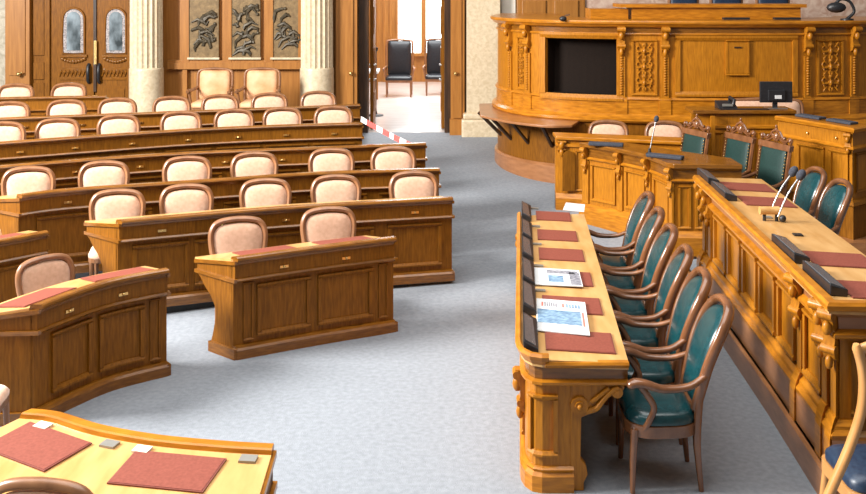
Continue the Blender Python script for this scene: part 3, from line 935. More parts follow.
for i, (a, b) in enumerate(((671, 697), (713, 741), (759, 788))):
    cx = ((a + b) / 2 - HX) / F * 15.9; w = (b - a) / F * 15.9
    t = thing('high_back_chair', 'dark blue chair back just showing above the presiding desk, %s of three' % ('left', 'middle', 'right')[i], 'chair', (cx, 15.9, 1.8), 'presiding chairs')
    m = MB().cushion([(a_, 2.75 + b_) for a_, b_ in rrect(w, .8, .05)], lambda a_, b_, h: (cx + a_, 15.9 - h, b_), .03, .03); m.build('backrest', 'blue_leather', t, smooth=True)
    for sg in (-1, 1): MB().tube([(cx + sg * w * .54, 15.93, 1.8), (cx + sg * w * .54, 15.95, 3.2)], .03, 8).build('post', 'wood_chair', t)
    MB().box((cx, 15.7, 2.2), (w, .5, .1)).build('seat', 'blue_leather', t)

# ---------------------------------------------------------------- clerks' desk with consoles, and the desk behind it
AT = 1.172
ta = thing('desk', 'curved oak desk with scroll consoles in front of the three crested chairs', 'desk', (2.9, 12, .3))
def top_sweep(path, T, depth, drop, parent, top='wood_top', rail='wood_h', lipu=.06, thick=.06):
    MB().sweep(path, [(-depth, T - drop - .04), (-depth, T - drop), (-.07, T - .012), (-.03, T - .012), (-.03, T - .06)]).build('desktop', top, parent)
    MB().sweep(path, [(-.07, T - .012), (-.055, T), (lipu - .012, T), (lipu, T - .012), (lipu, T - .03), (lipu - .02, T - thick), (-.07, T - thick)]).build('edge_rail', rail, parent)
PA1 = Path(PA.pts[:19], norms=None)
MB().slab([tuple(PA.pos(PA.L * i / 24, .05)) for i in range(25)] + [(3.40, 11.40), (2.95, 11.85), (2.55, 12.35), (2.22, 12.68)], AT - .05, AT).build('desktop', 'wood_brown_shaded_h', ta, bevel=.008)
MB().sweep(PA, [(-.04, AT - .05), (.03, AT - .05), (.0, AT - .08), (.0, AT - .19), (-.04, AT - .19)]).build('fascia', 'wood_brown_shaded_h', ta)
MB().sweep(PA, [(-.04, AT - .21), (.02, AT - .205), (.03, AT - .19), (.0, AT - .17)]).build('moulding', 'wood_h', ta)
MB().sweep(PA, [(-.05, .30), (-.01, .30), (-.01, AT - .2), (-.05, AT - .2)]).build('front_board', 'wood', ta)
MB().sweep(PA, [(-.05, .16), (.05, .16), (.05, .36), (.02, .40), (-.0, .42), (-.05, .42)]).build('base_board', 'wood_h', ta)
for px in (586, 620, 649, 671.5):
    s = PA.s_at(px)
    if s is None: continue
    console(PA, s, AT - .05, .30, .08, .055, 0, ta)
    MB().sweep(PA, [(-.012, .42), (.012, .42), (.012, AT - .22), (-.012, AT - .22)], s - .045, s + .045).build('pilaster', 'wood', ta)
for a, b in ((591, 615.5), (625, 645), (653.5, 668.5)):
    qa, qb = PA.s_at(a), PA.s_at(b)
    MB().frame(PA, qa, qb, .47, AT - .25, -.012, .03, .03).build('panel', 'wood', ta)
send = PA.L - .75
for a, b in ((send + .06, send + .2), (send + .25, send + .4)):
    MB().frame(PA, a, b, .45, AT - .25, -.012, .025, .02).build('end_panel', 'wood', ta)
tb = thing('desk', 'long narrow oak desk behind the curved clerks desk, two pink chairs behind it', 'desk', (2.4, 13, .2))
MB().slab([tuple(PB.pos(PB.L * i / 8, .06)) for i in range(9)] + [tuple(PB.pos(PB.L * (1 - i / 8), -.30)) for i in range(9)], 1.12, 1.165).build('desktop', 'wood_h', tb, bevel=.01)
MB().sweep(PB, [(-.05, .2), (0, .2), (0, 1.12), (-.05, 1.12)]).build('front_board', 'wood', tb)
MB().sweep(PB, [(-.05, 1.02), (.03, 1.03), (.03, 1.06), (-.01, 1.08)]).build('moulding', 'wood_h', tb)
MB().sweep(PB, [(-.05, .15), (.05, .15), (.05, .36), (.02, .42), (-.05, .42)], 0, .45).build('base_board', 'wood_h', tb)
P0 = PB.pos(.17, .03)
MB().prism(arch(.14, .16, .46, .98), lambda a, z: (P0.x - .14 + a, P0.y - .0, z), lambda a, z: (P0.x - .14 + a, P0.y - .03, z)).build('arched_panel', 'wood_brown', tb)
MB().frame(PB, .26, .40, .46, .98, 0, .02, .02).build('panel', 'wood', tb)
console(PB, .08, 1.11, .16, .06, .09, 0, tb)

# speaker's desk and the tall desk right of it
PD = Path([(3.30, 12.78), (4.62, 12.74)])
PC = Path(catmull([(4.20, 12.18), (4.46, 11.70), (4.70, 11.20)], 4) + [(5.10, 11.5), (5.6, 11.85)])
struct(MB().slab(path_poly(PC, -.02, 24) + [(8, 11.85), (8, 13.2), (4.9, 13.2)], .3, .70).build('floor', 'wood_red'))
td = thing('desk', 'straight oak speaker desk carrying the monitor and telephone, before the rostrum', 'desk', (3.9, 12.95, .3))
MB().slab([(3.3, 12.70), (4.62, 12.70), (4.62, 13.12), (3.3, 13.12)], 1.50, 1.545).build('desktop', 'wood_brown_shaded_h', td, bevel=.006)
MB().sweep(PD, [(-.05, .3), (-.0, .3), (-.0, 1.5), (-.05, 1.5)]).build('front_board', 'wood', td)
MB().sweep(PD, [(-.05, 1.30), (.03, 1.31), (.03, 1.34), (-.01, 1.36)]).build('moulding', 'wood_h', td)
for a, b in ((.05, .40), (.45, .80), (.85, 1.25)): MB().frame(PD, a, b, .75, 1.26, -.0, .03, .025).build('panel', 'wood', td)
MB().box((3.55, 12.69, .9), (.05, .05, 1.15)).build('pilaster', 'wood', td)
tc = thing('desk', 'tall two-panel oak desk at the right frame edge behind the round-backed green chairs', 'desk', (4.9, 11.8, .2))
CT = 1.55
MB().sweep(PC, [(-.45, CT - .10), (-.45, CT - .04), (-.06, CT), (.04, CT), (.06, CT - .015), (.05, CT - .05), (.0, CT - .07), (-.06, CT - .07)]).build('desktop', 'wood_h', tc)
MB().sweep(PC, [(-.05, .70), (-.015, .70), (-.015, CT - .24), (.0, CT - .23), (.0, CT - .06), (-.05, CT - .06)]).build('front_board', 'wood', tc)
MB().sweep(PC, [(-.02, CT - .255), (.025, CT - .25), (.03, CT - .235), (.0, CT - .21)]).build('moulding', 'wood_h', tc)
MB().sweep(PC, [(-.05, .2), (.03, .2), (.03, .66), (.05, .68), (.03, .71), (.0, .73), (-.05, .73)]).build('base_board', 'wood_brown', tc)
for a, b in ((797, 824), (829, 848)):
    MB().frame(PC, PC.s_at(a), PC.s_at(b), .78, CT - .29, -.015, .035, .03).build('panel', 'wood', tc)
for px in (808, 837):
    s = PC.s_at(px); P = PC.pos(s, .012); MB().ball((P.x, P.y, CT - .15), .018, 8).build('knob', 'brass', tc, smooth=True)
sc = Path(PC.pts[:9]).L
console(PC, sc - .06, CT - .07, .20, .06, .06, 0, tc)
MB().frame(PC, sc + .08, sc + .38, .8, CT - .3, -.015, .03, .025).build('panel', 'wood_brown', tc)
# monitor, telephone and flat things on these desks
t = thing('monitor', 'black monitor with white sticker on its back, on the speaker desk', 'monitor', (4.41, 12.85, 1.545))
MB().box((4.41, 12.86, 1.76), (.42, .035, .27)).build('monitor_shell', 'black', t, bevel=.008)
MB().box((4.41, 12.85, 1.72), (.22, .06, .14)).build('rear_bulge', 'black', t, bevel=.01)
MB().box((4.425, 12.815, 1.70), (.085, .006, .045)).build('sticker', 'paper', t)
MB().box((4.41, 12.90, 1.60), (.06, .03, .1)).build('neck', 'black', t)
MB().box((4.41, 12.88, 1.552), (.26, .18, .014)).build('stand', 'silver', t, bevel=.004)
t = thing('telephone', 'black desk telephone left of the monitor', 'telephone', (3.78, 12.9, 1.545))
MB().slab([(3.66, 12.8), (3.9, 12.8), (3.9, 13.0), (3.66, 13.0)], 1.546, lambda x, y: 1.57 + (y - 12.8) * .35).build('phone_body', 'black', t, bevel=.006)
MB().box((3.77, 12.795, 1.60), (.13, .02, .03)).build('display', 'grey_plate', t)
MB().tube([(3.86, 12.84, 1.60), (3.87, 12.84, 1.655), (3.85, 12.97, 1.68), (3.85, 12.98, 1.63)], .022, 8).build('handset', 'black', t, smooth=True)
tag(MB().box((3.97, 12.78, 1.552), (.62, .10, .012)).build('desk_mat', 'black'), 'long thin black mat in front of the telephone and monitor', 'mat')
for (s, lab) in ((.30, 'dark flat device on the tall right desk, the left one of two'), (.75, 'dark flat device on the tall right desk, the right one of two')):
    P = PC.pos(s, -.22); n = PC.nrm(s)
    tag(MB().box((P.x, P.y, CT + .008), (.36, .13, .03), math.atan2(n.y, n.x) + PI / 2).build('keyboard_tray', 'foam', bevel=.008), lab, 'device')
# foam rests and gooseneck microphone on the clerks' desk
for px, py, rz, lab in ((606, 142.5, -.28, 'black wrist rest at the left of the curved clerks desk'), (665, 154.5, -.55, 'black wrist rest at the right of the curved clerks desk')):
    c = at(px, py + 1, AT + .03)
    tag(MB().box((c.x, c.y, AT + .022), (.42, .11, .04), rz).build('wrist_rest', 'foam', bevel=.012), lab, 'wrist rest')
def gooseneck(base, head, label, r=.035, foot=.05):
    base = Vector(base); head = Vector(head)
    t = thing('microphone', label, 'microphone', tuple(base))
    MB().lathe([(foot, 0), (foot, .02), (.02, .035), (.014, .08)], tuple(base + Vector((0, 0, .001))), 12).build('mic_foot', 'black', t, smooth=True)
    mid = base.lerp(head, .5) + Vector((-.0, 0, .03))
    MB().tube(catmull([base + Vector((0, 0, .03)), mid, head], 5), .008, 8).build('mic_stem', 'silver', t, smooth=True)
    d = (head - base).normalized()
    q = Vector((0, 0, 1)).rotation_difference(d).to_matrix().to_4x4()
    MB().ball(head, r, 12, (1, 1, 1.35), q).build('foam_windshield', 'foam', t, smooth=True)
    return t
b = at(648, 157.5, AT)
gooseneck((b.x + .05, b.y + .15, AT), (b.x + .13, b.y + .15, AT + .42), 'thin gooseneck microphone on the curved clerks desk', .03, .045)

# ---------------------------------------------------------------- bench in the middle (red pads, papers)
tf = thing('bench_desk', 'long oak bench desk running away at centre right, red pads and papers on it', 'desk', (1.0, 8.2, 0))
def fz(x, y):
    xl = .555 + (y - 6.4) / (10.04 - 6.4) * (.874 - .555)
    return .835 - max(0, min(.75, x - xl)) / .65 * .02
FO = [(.874, 10.04)] + [(.874 + (.562 - .874) * k / 6, 10.04 + (6.48 - 10.04) * k / 6) for k in range(1, 7)] + [(.563, 6.40), (.58, 6.32), (.62, 6.255), (.68, 6.232)]
FN = [(.80, 6.232), (1.22, 6.235)]
out = FO + FN + [(1.54, 10.20)]
MB().slab(out, lambda x, y: fz(x, y) - .045, fz).build('desktop', 'wood_top', tf)
PFR = Path(FO + [(.72, 6.232)])
MB().sweep(PFR, [(-.012, .83), (-.010, .868), (.0, .875), (.015, .872), (.03, .855), (.02, .83), (-.0, .80), (-.012, .79)]).build('edge_rail', 'wood_h', tf)
PFE = Path([(.70, 6.232), (1.22, 6.235)])
MB().sweep(PFE, [(-.03, .78), (-.03, .82), (.012, .82), (.022, .805), (.012, .79), (.0, .78)]).build('end_edge', 'wood_h', tf)
PFB = Path(FO + [(.88, 6.232)])
PFF = Path(FO + FN)
MB().sweep(PFF, [(-.06, .685), (-.03, .685), (-.025, .80), (-.06, .80)]).build('fascia', 'wood_brown_shaded_h', tf)
MB().sweep(PFF, [(-.06, .665), (-.015, .665), (.0, .675), (-.0, .69), (-.03, .70)]).build('moulding', 'wood_h', tf)
MB().sweep(PFB, [(-.07, 0), (-.035, 0), (-.035, .67), (-.07, .67)]).build('front_board', 'wood', tf)
MB().sweep(PFB, [(-.07, .0), (.0, .0), (.0, .10), (-.02, .12), (-.01, .14), (-.03, .155), (-.07, .155)]).build('base_board', 'wood_h', tf)
Lc = Path(FO[:8]).L
for k in range(6):
    a = .12 + k * (Lc - .2) / 6
    MB().frame(PFB, a, a + (Lc - .2) / 6 - .12, .2, .62, -.037, .035, .025).build('panel', 'wood', tf)
MB().frame(PFB, PFB.L - .33, PFB.L - .10, .22, .60, -.037, .03, .028).build('panel', 'wood', tf)
for s in (.08, Lc - .12): console(PFB, s, .67, .28, .06, .08, -.03, tf)
m = MB()   # carved end bracket with rosette
br = [(.86, .665), (1.20, .665), (1.20, .64), (1.175, .61), (1.12, .595), (1.08, .56), (1.03, .50), (.97, .475), (.93, .46), (.925, .20), (.96, .16), (.97, .10), (.945, .05), (.945, 0), (.86, 0)]
m.prism(br, lambda x, z: (x, 6.262, z), lambda x, z: (x, 6.33, z)); m.build('end_bracket', 'wood', tf, bevel=.006)
m = MB()
m.tube([(1.15, 6.235, .625), (1.15, 6.31, .625)], .035, 14); m.tube([(1.15, 6.228, .625), (1.15, 6.31, .625)], .014, 10)
m.tube(catmull([(.94, 6.245, .57, ), (1.0, 6.24, .52), (1.05, 6.24, .55), (1.09, 6.24, .60), (1.15, 6.24, .66), (1.19, 6.24, .64)], 4), [.012] + [.018] * 18 + [.012, .012], 6) if False else None
m.tube(catmull([(.96, 6.255, .50), (1.02, 6.25, .52), (1.06, 6.25, .57), (1.11, 6.25, .625), (1.16, 6.25, .655)], 4), .018, 6)
m.tube(catmull([(.99, 6.255, .56), (1.04, 6.25, .60), (1.10, 6.25, .65)], 4), .014, 6)
m.build('scroll_carving', 'wood', tf, smooth=True)
m = MB(); m.tube([(.915, 6.24, .54), (.915, 6.28, .54)], .055, 16); m.tube([(.915, 6.225, .54), (.915, 6.28, .54)], .03, 12); m.ball((.915, 6.222, .54), .017, 8)
m.build('rosette', 'wood', tf, smooth=True)
MB().slab([(1.42, 10.0), (1.48, 10.0), (1.48, 10.06), (1.42, 10.06)], 0.02, .78).build('end_bracket', 'wood_brown', tf)
MB().slab([(.84, 9.98), (1.45, 10.04), (1.45, 10.09), (.84, 10.03)], 0.02, .78).build('end_board', 'wood_brown', tf)
FL0, FL1 = Vector((.874, 10.04)), Vector((.562, 6.40))
fd = (FL1 - FL0).normalized(); fnn = Vector((-fd.y, fd.x))   # towards the sitters (+x)
if fnn.x < 0: fnn = -fnn
def fpt(y, e):
    t_ = (y - FL0.y) / fd.y
    P = FL0 + fd * t_ + fnn * e
    return P
def fquad(y, w, e0, e1, lift=.0):
    c = fpt(y, 0)
    qs = []
    for (a, e) in ((-w / 2, e0), (-w / 2, e1), (w / 2, e1), (w / 2, e0)):
        q = c + fd * a + fnn * e
        qs.append((q.x, q.y, fz(q.x, q.y) + lift))
    return qs
SEATW = ('farthest', 'fifth', 'fourth', 'third', 'second', 'nearest')
ypx = (216, 235, 254, 277.5, 304, 340)
for i, yy in enumerate(ypx):
    y = at(560, yy, .825).y
    pad_quad(fquad(y, .37, .16, .605 - .02 * (5 - i)), 'red leather pad on the middle bench desk, %s from the viewer' % SEATW[i])
    # voting console
    t = thing('voting_console', 'black console box along the left rail of the middle bench desk, %s' % SEATW[i], 'console', (fpt(y, .05).x, y, .84), 'console boxes on the middle bench')
    yy2 = y + .02
    q = fquad(yy2, .58, .016, .112, .003)
    h0, h1 = .075, .032
    top = [(a, b, c + (h0 if k in (0, 3) else h1)) for k, (a, b, c) in enumerate(q)]
    MB().add(q + top, [(0, 1, 2, 3), (4, 5, 6, 7), (0, 1, 5, 4), (1, 2, 6, 5), (2, 3, 7, 6), (3, 0, 4, 7)]).build('console_body', 'black', t, bevel=.006)
    cc = [sum(v[j] for v in top) / 4 for j in range(3)]
    k2 = [(cc[0] + (a - cc[0]) * .8, cc[1] + (b - cc[1]) * .86, c + .003) for a, b, c in top]
    k1 = [(a, b, c - .006) for a, b, c in k2]
    MB().add(k1 + k2, [(0, 1, 2, 3), (4, 5, 6, 7), (0, 1, 5, 4), (1, 2, 6, 5), (2, 3, 7, 6), (3, 0, 4, 7)]).build('console_lid', 'black_top', t)
    plate_quad(fquad(y + .30, .05, .11, .19), 'grey_plate', 'small grey socket plate on the middle bench desk above the %s pad' % SEATW[i])
# newspapers and a blank sheet
def sheet(quad_px, label, T, name, prints):
    q = [at(x, y, T) for x, y in quad_px]
    t = thing(name, label, 'paper', tuple(q[0]))
    def bl(u, v):
        return q[0] * (1 - u) * (1 - v) + q[1] * u * (1 - v) + q[2] * u * v + q[3] * (1 - u) * v
    def patch(u0, u1, v0, v1, za, zb):
        c = [bl(u0, v0), bl(u1, v0), bl(u1, v1), bl(u0, v1)]
        return MB().add([(p_.x, p_.y, p_.z + za) for p_ in c] + [(p_.x, p_.y, p_.z + zb) for p_ in c],
                        [(0, 1, 2, 3), (4, 5, 6, 7), (0, 1, 5, 4), (1, 2, 6, 5), (2, 3, 7, 6), (3, 0, 4, 7)])
    patch(0, 1, 0, 1, 0, .006).build('sheets', 'paper', t)
    for (u0, u1, v0, v1, mt, nm) in prints: patch(u0, u1, v0, v1, .0055, .0068).build(nm, mt, t)
    return t
sheet([(536.5, 299), (585, 303), (590, 336), (536.5, 331)], 'white newspaper with blue picture on the middle bench desk, nearest of the papers', .838, 'newspaper',
      [(.10, .14, .10, .24, 'ink_red', 'masthead_bar')] + [(.16 + .045 * k, .19 + .045 * k, .10, .24, 'ink_grey', 'headline') for k in range(6)] +
      [(.52, .56, .12, .24, 'ink_red', 'masthead_bar')] + [(.60 + .06 * k, .64 + .06 * k, .12, .24, 'ink_blue', 'headline') for k in range(5)] +
      [(.02, .88, .34, .76, 'ink_blue', 'picture'), (.90, .94, .36, .78, 'ink_red', 'column_bar')])
sheet([(533.5, 268), (579, 271), (583, 287), (535, 285)], 'white newspaper with grey picture on the middle bench desk, behind the blue one', .838, 'newspaper',
      [(.02, .20, .1, .85, 'paper', 'text_column')] + [(.28, .95, .10, .30, 'ink_grey', 'headline'), (.30, .62, .42, .82, 'ink_blue', 'picture'), (.76, .98, .18, .95, 'ink_grey', 'picture')])
sheet([(566, 203), (585, 205), (584, 212), (563, 210)], 'small grey-white sheet at the far end of the middle bench desk', .836, 'paper_sheet', [])

# ---------------------------------------------------------------- bench at the right on its platform
ET = 1.25
EF = [(2.61, 10.0), (2.56, 8.9), (2.49, 7.6), (2.395, 6.05)]
PEf = Path(EF + [(3.0, 6.03)])
PEl = Path(EF)
te = thing('bench_desk', 'tall oak bench desk along the right side carrying twin microphones and black boxes', 'desk', (2.8, 8, .2))
def ez(x, y):
    xl = 2.395 + (y - 6.05) / 3.95 * .215
    return ET - .02 - max(0, min(.8, x - xl)) / .7 * .03
MB().slab([(p_.x, p_.y) for p_ in PEl.pts] + [(3.07, 6.05), (3.30, 10.05)], lambda x, y: ez(x, y) - .05, ez).build('desktop', 'wood_top', te)
MB().sweep(PEf, [(-.06, ET - .02), (-.05, ET), (.0, ET), (.015, ET - .02), (.012, ET - .05), (-.02, ET - .07), (-.06, ET - .07)]).build('edge_rail', 'wood_h', te)
MB().sweep(PEf, [(-.14, ET - .20), (-.09, ET - .20), (-.085, ET - .12), (-.03, ET - .07), (-.14, ET - .07)]).build('fascia', 'wood_red', te)
MB().sweep(PEf, [(-.14, ET - .25), (-.075, ET - .25), (-.05, ET - .235), (-.05, ET - .215), (-.09, ET - .19), (-.14, ET - .19)]).build('moulding', 'wood_h', te)
MB().sweep(PEf, [(-.15, .2), (-.10, .2), (-.10, ET - .24), (-.15, ET - .24)]).build('front_board', 'wood', te)
MB().sweep(PEf, [(-.14, .40), (-.03, .40), (-.025, .43), (-.05, .455), (-.055, .475), (-.085, .50), (-.14, .50)]).build('base_moulding', 'wood_h', te)
MB().sweep(PEf, [(-.14, .2), (-.03, .2), (-.03, .40), (-.14, .40)]).build('base_board', 'wood_red', te)
LE = PEl.L
sp = [.10, .36] ; near = [LE - .42, LE - .06]
for s in (.10, .34, LE - .80, LE - .25, LE - .07):
    console(PEf, s, ET - .06, .34, .09, .075, -.09, te)
    MB().sweep(PEf, [(-.11, .5), (-.072, .5), (-.072, ET - .25), (-.11, ET - .25)], s - .05, s + .05).build('pilaster', 'wood', te)
    MB().sweep(PEf, [(-.11, .2), (-.015, .2), (-.015, .40), (-.03, .46), (-.06, .52), (-.11, .52)], s - .055, s + .055).build('pilaster_foot', 'wood_h', te)
n_ = 5
a0, a1 = .46, LE - .90
for k in range(n_):
    a = a0 + (a1 - a0) * k / n_
    MB().frame(PEf, a + .04, a + (a1 - a0) / n_ - .04, .53, ET - .28, -.10, .045, .035).build('panel', 'wood', te)
MB().frame(PEf, .17, .28, .53, ET - .28, -.10, .02, .02).build('panel', 'wood', te)
MB().frame(PEf, LE - .72, LE - .33, .53, ET - .28, -.10, .045, .035).build('panel', 'wood', te)
MB().frame(PEf, LE + .1, LE + .5, .53, ET - .28, -.10, .045, .035).build('end_panel', 'wood_brown', te)
EL0, EL1 = Vector((2.61, 10.0)), Vector((2.395, 6.05))
ed = (EL1 - EL0).normalized(); en = Vector((-ed.y, ed.x))
if en.x < 0: en = -en
def ebow(y):
    s = min(range(101), key=lambda i: abs(PEl.pos(PEl.L * i / 100).y - y)); return PEl.pos(PEl.L * s / 100)
def equad(y, w, e0, e1, lift=0.0):
    c = ebow(y)
    qs = []
    for (a, e) in ((-w / 2, e0), (-w / 2, e1), (w / 2, e1), (w / 2, e0)):
        q = c + ed * a + en * e
        qs.append((q.x, q.y, ez(q.x, q.y) + lift))
    return qs
for y, lab in ((9.62, 'red leather pad on the right bench desk, farthest of four'), (8.98, 'red leather pad on the right bench desk, second farthest, left of the microphones'),
               (7.10, 'red leather pad on the right bench desk, second nearest of four'), (6.42, 'red leather pad on the right bench desk, nearest of four, cut by the frame')):
    pad_quad(equad(y, .37, .20, .64), lab)
for px, py, w, lab in ((707.5, 175, .52, 'black console box on the right bench desk, farthest of four'), (724, 190, .56, 'black console box on the right bench desk, second farthest'),
                       (790, 247, .56, 'black console box on the right bench desk, second nearest'), (824, 276, .56, 'black console box on the right bench desk, nearest of four')):
    c = at(px, py, ET + .02)
    t = thing('voting_console', lab, 'console', (c.x, c.y, ET - .02), 'console boxes on the right bench')
    e = (Vector((c.x, c.y)) - ebow(c.y)).dot(en)
    q = equad(c.y, w, e - .055, e + .055, .002)
    top = [(a, b, z + (.07 if k in (0, 3) else .045)) for k, (a, b, z) in enumerate(q)]
    MB().add(q + top, [(0, 1, 2, 3), (4, 5, 6, 7), (0, 1, 5, 4), (1, 2, 6, 5), (2, 3, 7, 6), (3, 0, 4, 7)]).build('console_body', 'black', t, bevel=.006)
    cc = [sum(v[j] for v in top) / 4 for j in range(3)]
    k2 = [(cc[0] + (a - cc[0]) * .82, cc[1] + (b - cc[1]) * .9, z + .003) for a, b, z in top]
    k1 = [(a, b, z - .006) for a, b, z in k2]
    MB().add(k1 + k2, [(0, 1, 2, 3), (4, 5, 6, 7), (0, 1, 5, 4), (1, 2, 6, 5), (2, 3, 7, 6), (3, 0, 4, 7)]).build('console_lid', 'black_top', t)
t = thing('microphone_stand', 'twin gooseneck microphones on a wooden block on the right bench desk', 'microphone', (2.8, 8.0, ET - .03))
c0 = at(770.5, 211, ET + .05)
MB().tube([(c0.x - .09, c0.y, ET + .055), (c0.x + .07, c0.y, ET + .055)], .034, 12).build('wood_block', 'wood_top', t, smooth=True)
for dx in (-.05, .05): MB().tube([(c0.x + dx, c0.y, ET - .034), (c0.x + dx, c0.y, ET + .05)], .014, 8).build('post', 'black', t)
MB().ball((c0.x + .09, c0.y - .03, ET - .005), .03, 8).build('clamp', 'black', t, smooth=True)
for (a, b, hx, hy) in ((771, 206, 793.5, 171.5), (778, 212, 801, 175)):
    zz = ET + .06
    p0 = at(a, b, zz)
    hd = Vector(((hx - HX) / F * (p0.y - .0), p0.y, EYE - (hy - HY) / F * p0.y))
    MB().tube(catmull([Vector((p0.x, p0.y, zz - .04)), p0.lerp(hd, .5) + Vector((-.01, 0, .0)), hd], 5), .008, 8).build('gooseneck', 'silver', t, smooth=True)
    q = Vector((0, 0, 1)).rotation_difference((hd - p0).normalized()).to_matrix().to_4x4()
    MB().ball(hd, .036, 12, (1, 1, 1.4), q).build('foam_windshield', 'foam', t, smooth=True)
plate_quad(equad(7.78, .06, .30, .37), 'black', 'small black plate on the right bench desk near the microphones')
plate_quad(equad(8.35, .06, .22, .29), 'grey_plate', 'small grey plate on the right bench desk left of the microphones')
# ---------------------------------------------------------------- chairs
def mirror(pts): return [(-x, y, z) for x, y, z in pts]

def make_pink_chair():
    t = thing('upholstered_chair', None, 'chair')
    def by(z): return .205 + (z - .45) * .16
    half = [(.195, .44), (.215, .56), (.238, .68), (.250, .79), (.242, .862), (.212, .916), (.160, .944), (.085, .957), (0, .962)]
    half = catmull(half, 3)
    loop = [(x, by(z), z) for x, z in half] + [(-x, by(z), z) for x, z in reversed(half[:-1])]
    MB().tube(loop, .027, 8, flat=1.15, up=(0, 1, 0)).build('back_frame', 'wood_chair', t, smooth=True)
    ol = [(x * .90, .50 + (z - .44) * (.925 - .50) / (.962 - .44)) for x, z in half]
    outl = ol + [(-x, z) for x, z in reversed(ol[:-1])]
    MB().cushion(outl, lambda a, b, h: (a, by(b) - .008 - h, b), .030, .02).build('back_pad', 'pink', t, smooth=True)
    MB().cushion(rrect(.47, .44, .10, 4), lambda a, b, h: (a, b, .445 + h), .045, .03).build('seat', 'pink', t, smooth=True)
    MB().slab(rrect(.47, .44, .10, 4), .375, .43).build('seat_frame', 'wood_chair', t, bevel=.006)
    for sx in (-1, 1):
        MB().tube([(sx * .195, -.175, .38), (sx * .20, -.185, .2), (sx * .205, -.195, .002)], [.024, .02, .014], 8).build('leg', 'wood_chair', t, smooth=True)
        MB().tube([(sx * .195, .2, .45), (sx * .195, .205, .3), (sx * .20, .25, .002)], [.024, .022, .015], 8).build('leg', 'wood_chair', t, smooth=True)
    return t

def make_arm_chair(frame='mahogany', leather='green'):
    t = thing('armchair', None, 'chair')
    def by(z): return .185 + (z - .45) * .235 + .50 * max(0, z - .72) ** 2
    half = catmull([(.160, .50), (.172, .60), (.198, .76), (.214, .90), (.204, 1.01), (.160, 1.085), (.088, 1.12), (0, 1.13)], 3)
    loop = [(x, by(z), z) for x, z in half] + [(-x, by(z), z) for x, z in reversed(half[:-1])]
    MB().tube(loop, .029, 10, flat=1.25, up=(0, 1, 0)).build('back_frame', frame, t, smooth=True)
    MB().tube([(-.165, by(.5), .50), (.165, by(.5), .50)], .024, 8).build('back_rail', frame, t, smooth=True)
    ol = [(x * .90, .515 + (z - .5) * (1.09 - .515) / .63) for x, z in half]
    outl = ol + [(-x, z) for x, z in reversed(ol[:-1])]
    MB().cushion(outl, lambda a, b, h: (a, by(b) - .006 - h, b), .040, .024).build('back_pad', leather, t, smooth=True)
    seat = [(x * (1.08 - .30 * (y + .25)), y - .01) for x, y in rrect(.50, .46, .16, 5)]
    MB().cushion(seat, lambda a, b, h: (a, b, .465 + h), .045, .035).build('seat', leather, t, smooth=True)
    MB().cushion([(x * 1.04, y * 1.04) for x, y in seat], lambda a, b, h: (a, b, .425 + h), .005, .07).build('seat_frame', frame, t, smooth=True)
    for sx in (-1, 1):
        arm = catmull([(sx * .20, by(.72), .725), (sx * .24, .14, .672), (sx * .262, -.02, .664), (sx * .27, -.13, .695), (sx * .268, -.205, .702), (sx * .265, -.245, .676)], 4)
        n = len(arm)
        MB().tube(arm, [.024 + .014 * min(1, i / n * 1.5) for i in range(n - 2)] + [.030, .016], 10, flat=.75, up=(0, 0, 1)).build('arm', frame, t, smooth=True)
        MB().tube(catmull([(sx * .268, -.175, .69), (sx * .262, -.12, .62), (sx * .25, -.08, .54), (sx * .25, -.11, .46), (sx * .24, -.14, .40)], 4), .021, 8).build('arm_support', frame, t, smooth=True)
        MB().tube([(sx * .225, -.195, .40), (sx * .228, -.205, .22), (sx * .23, -.21, .002)], [.027, .023, .016], 8).build('leg', frame, t, smooth=True)
        MB().tube(catmull([(sx * .172, by(.60), .60), (sx * .185, .205, .45), (sx * .19, .20, .28), (sx * .195, .225, .002)], 4), [.027] * 8 + [.025, .022, .02, .018, .016], 8).build('leg', frame, t, smooth=True)
    return t

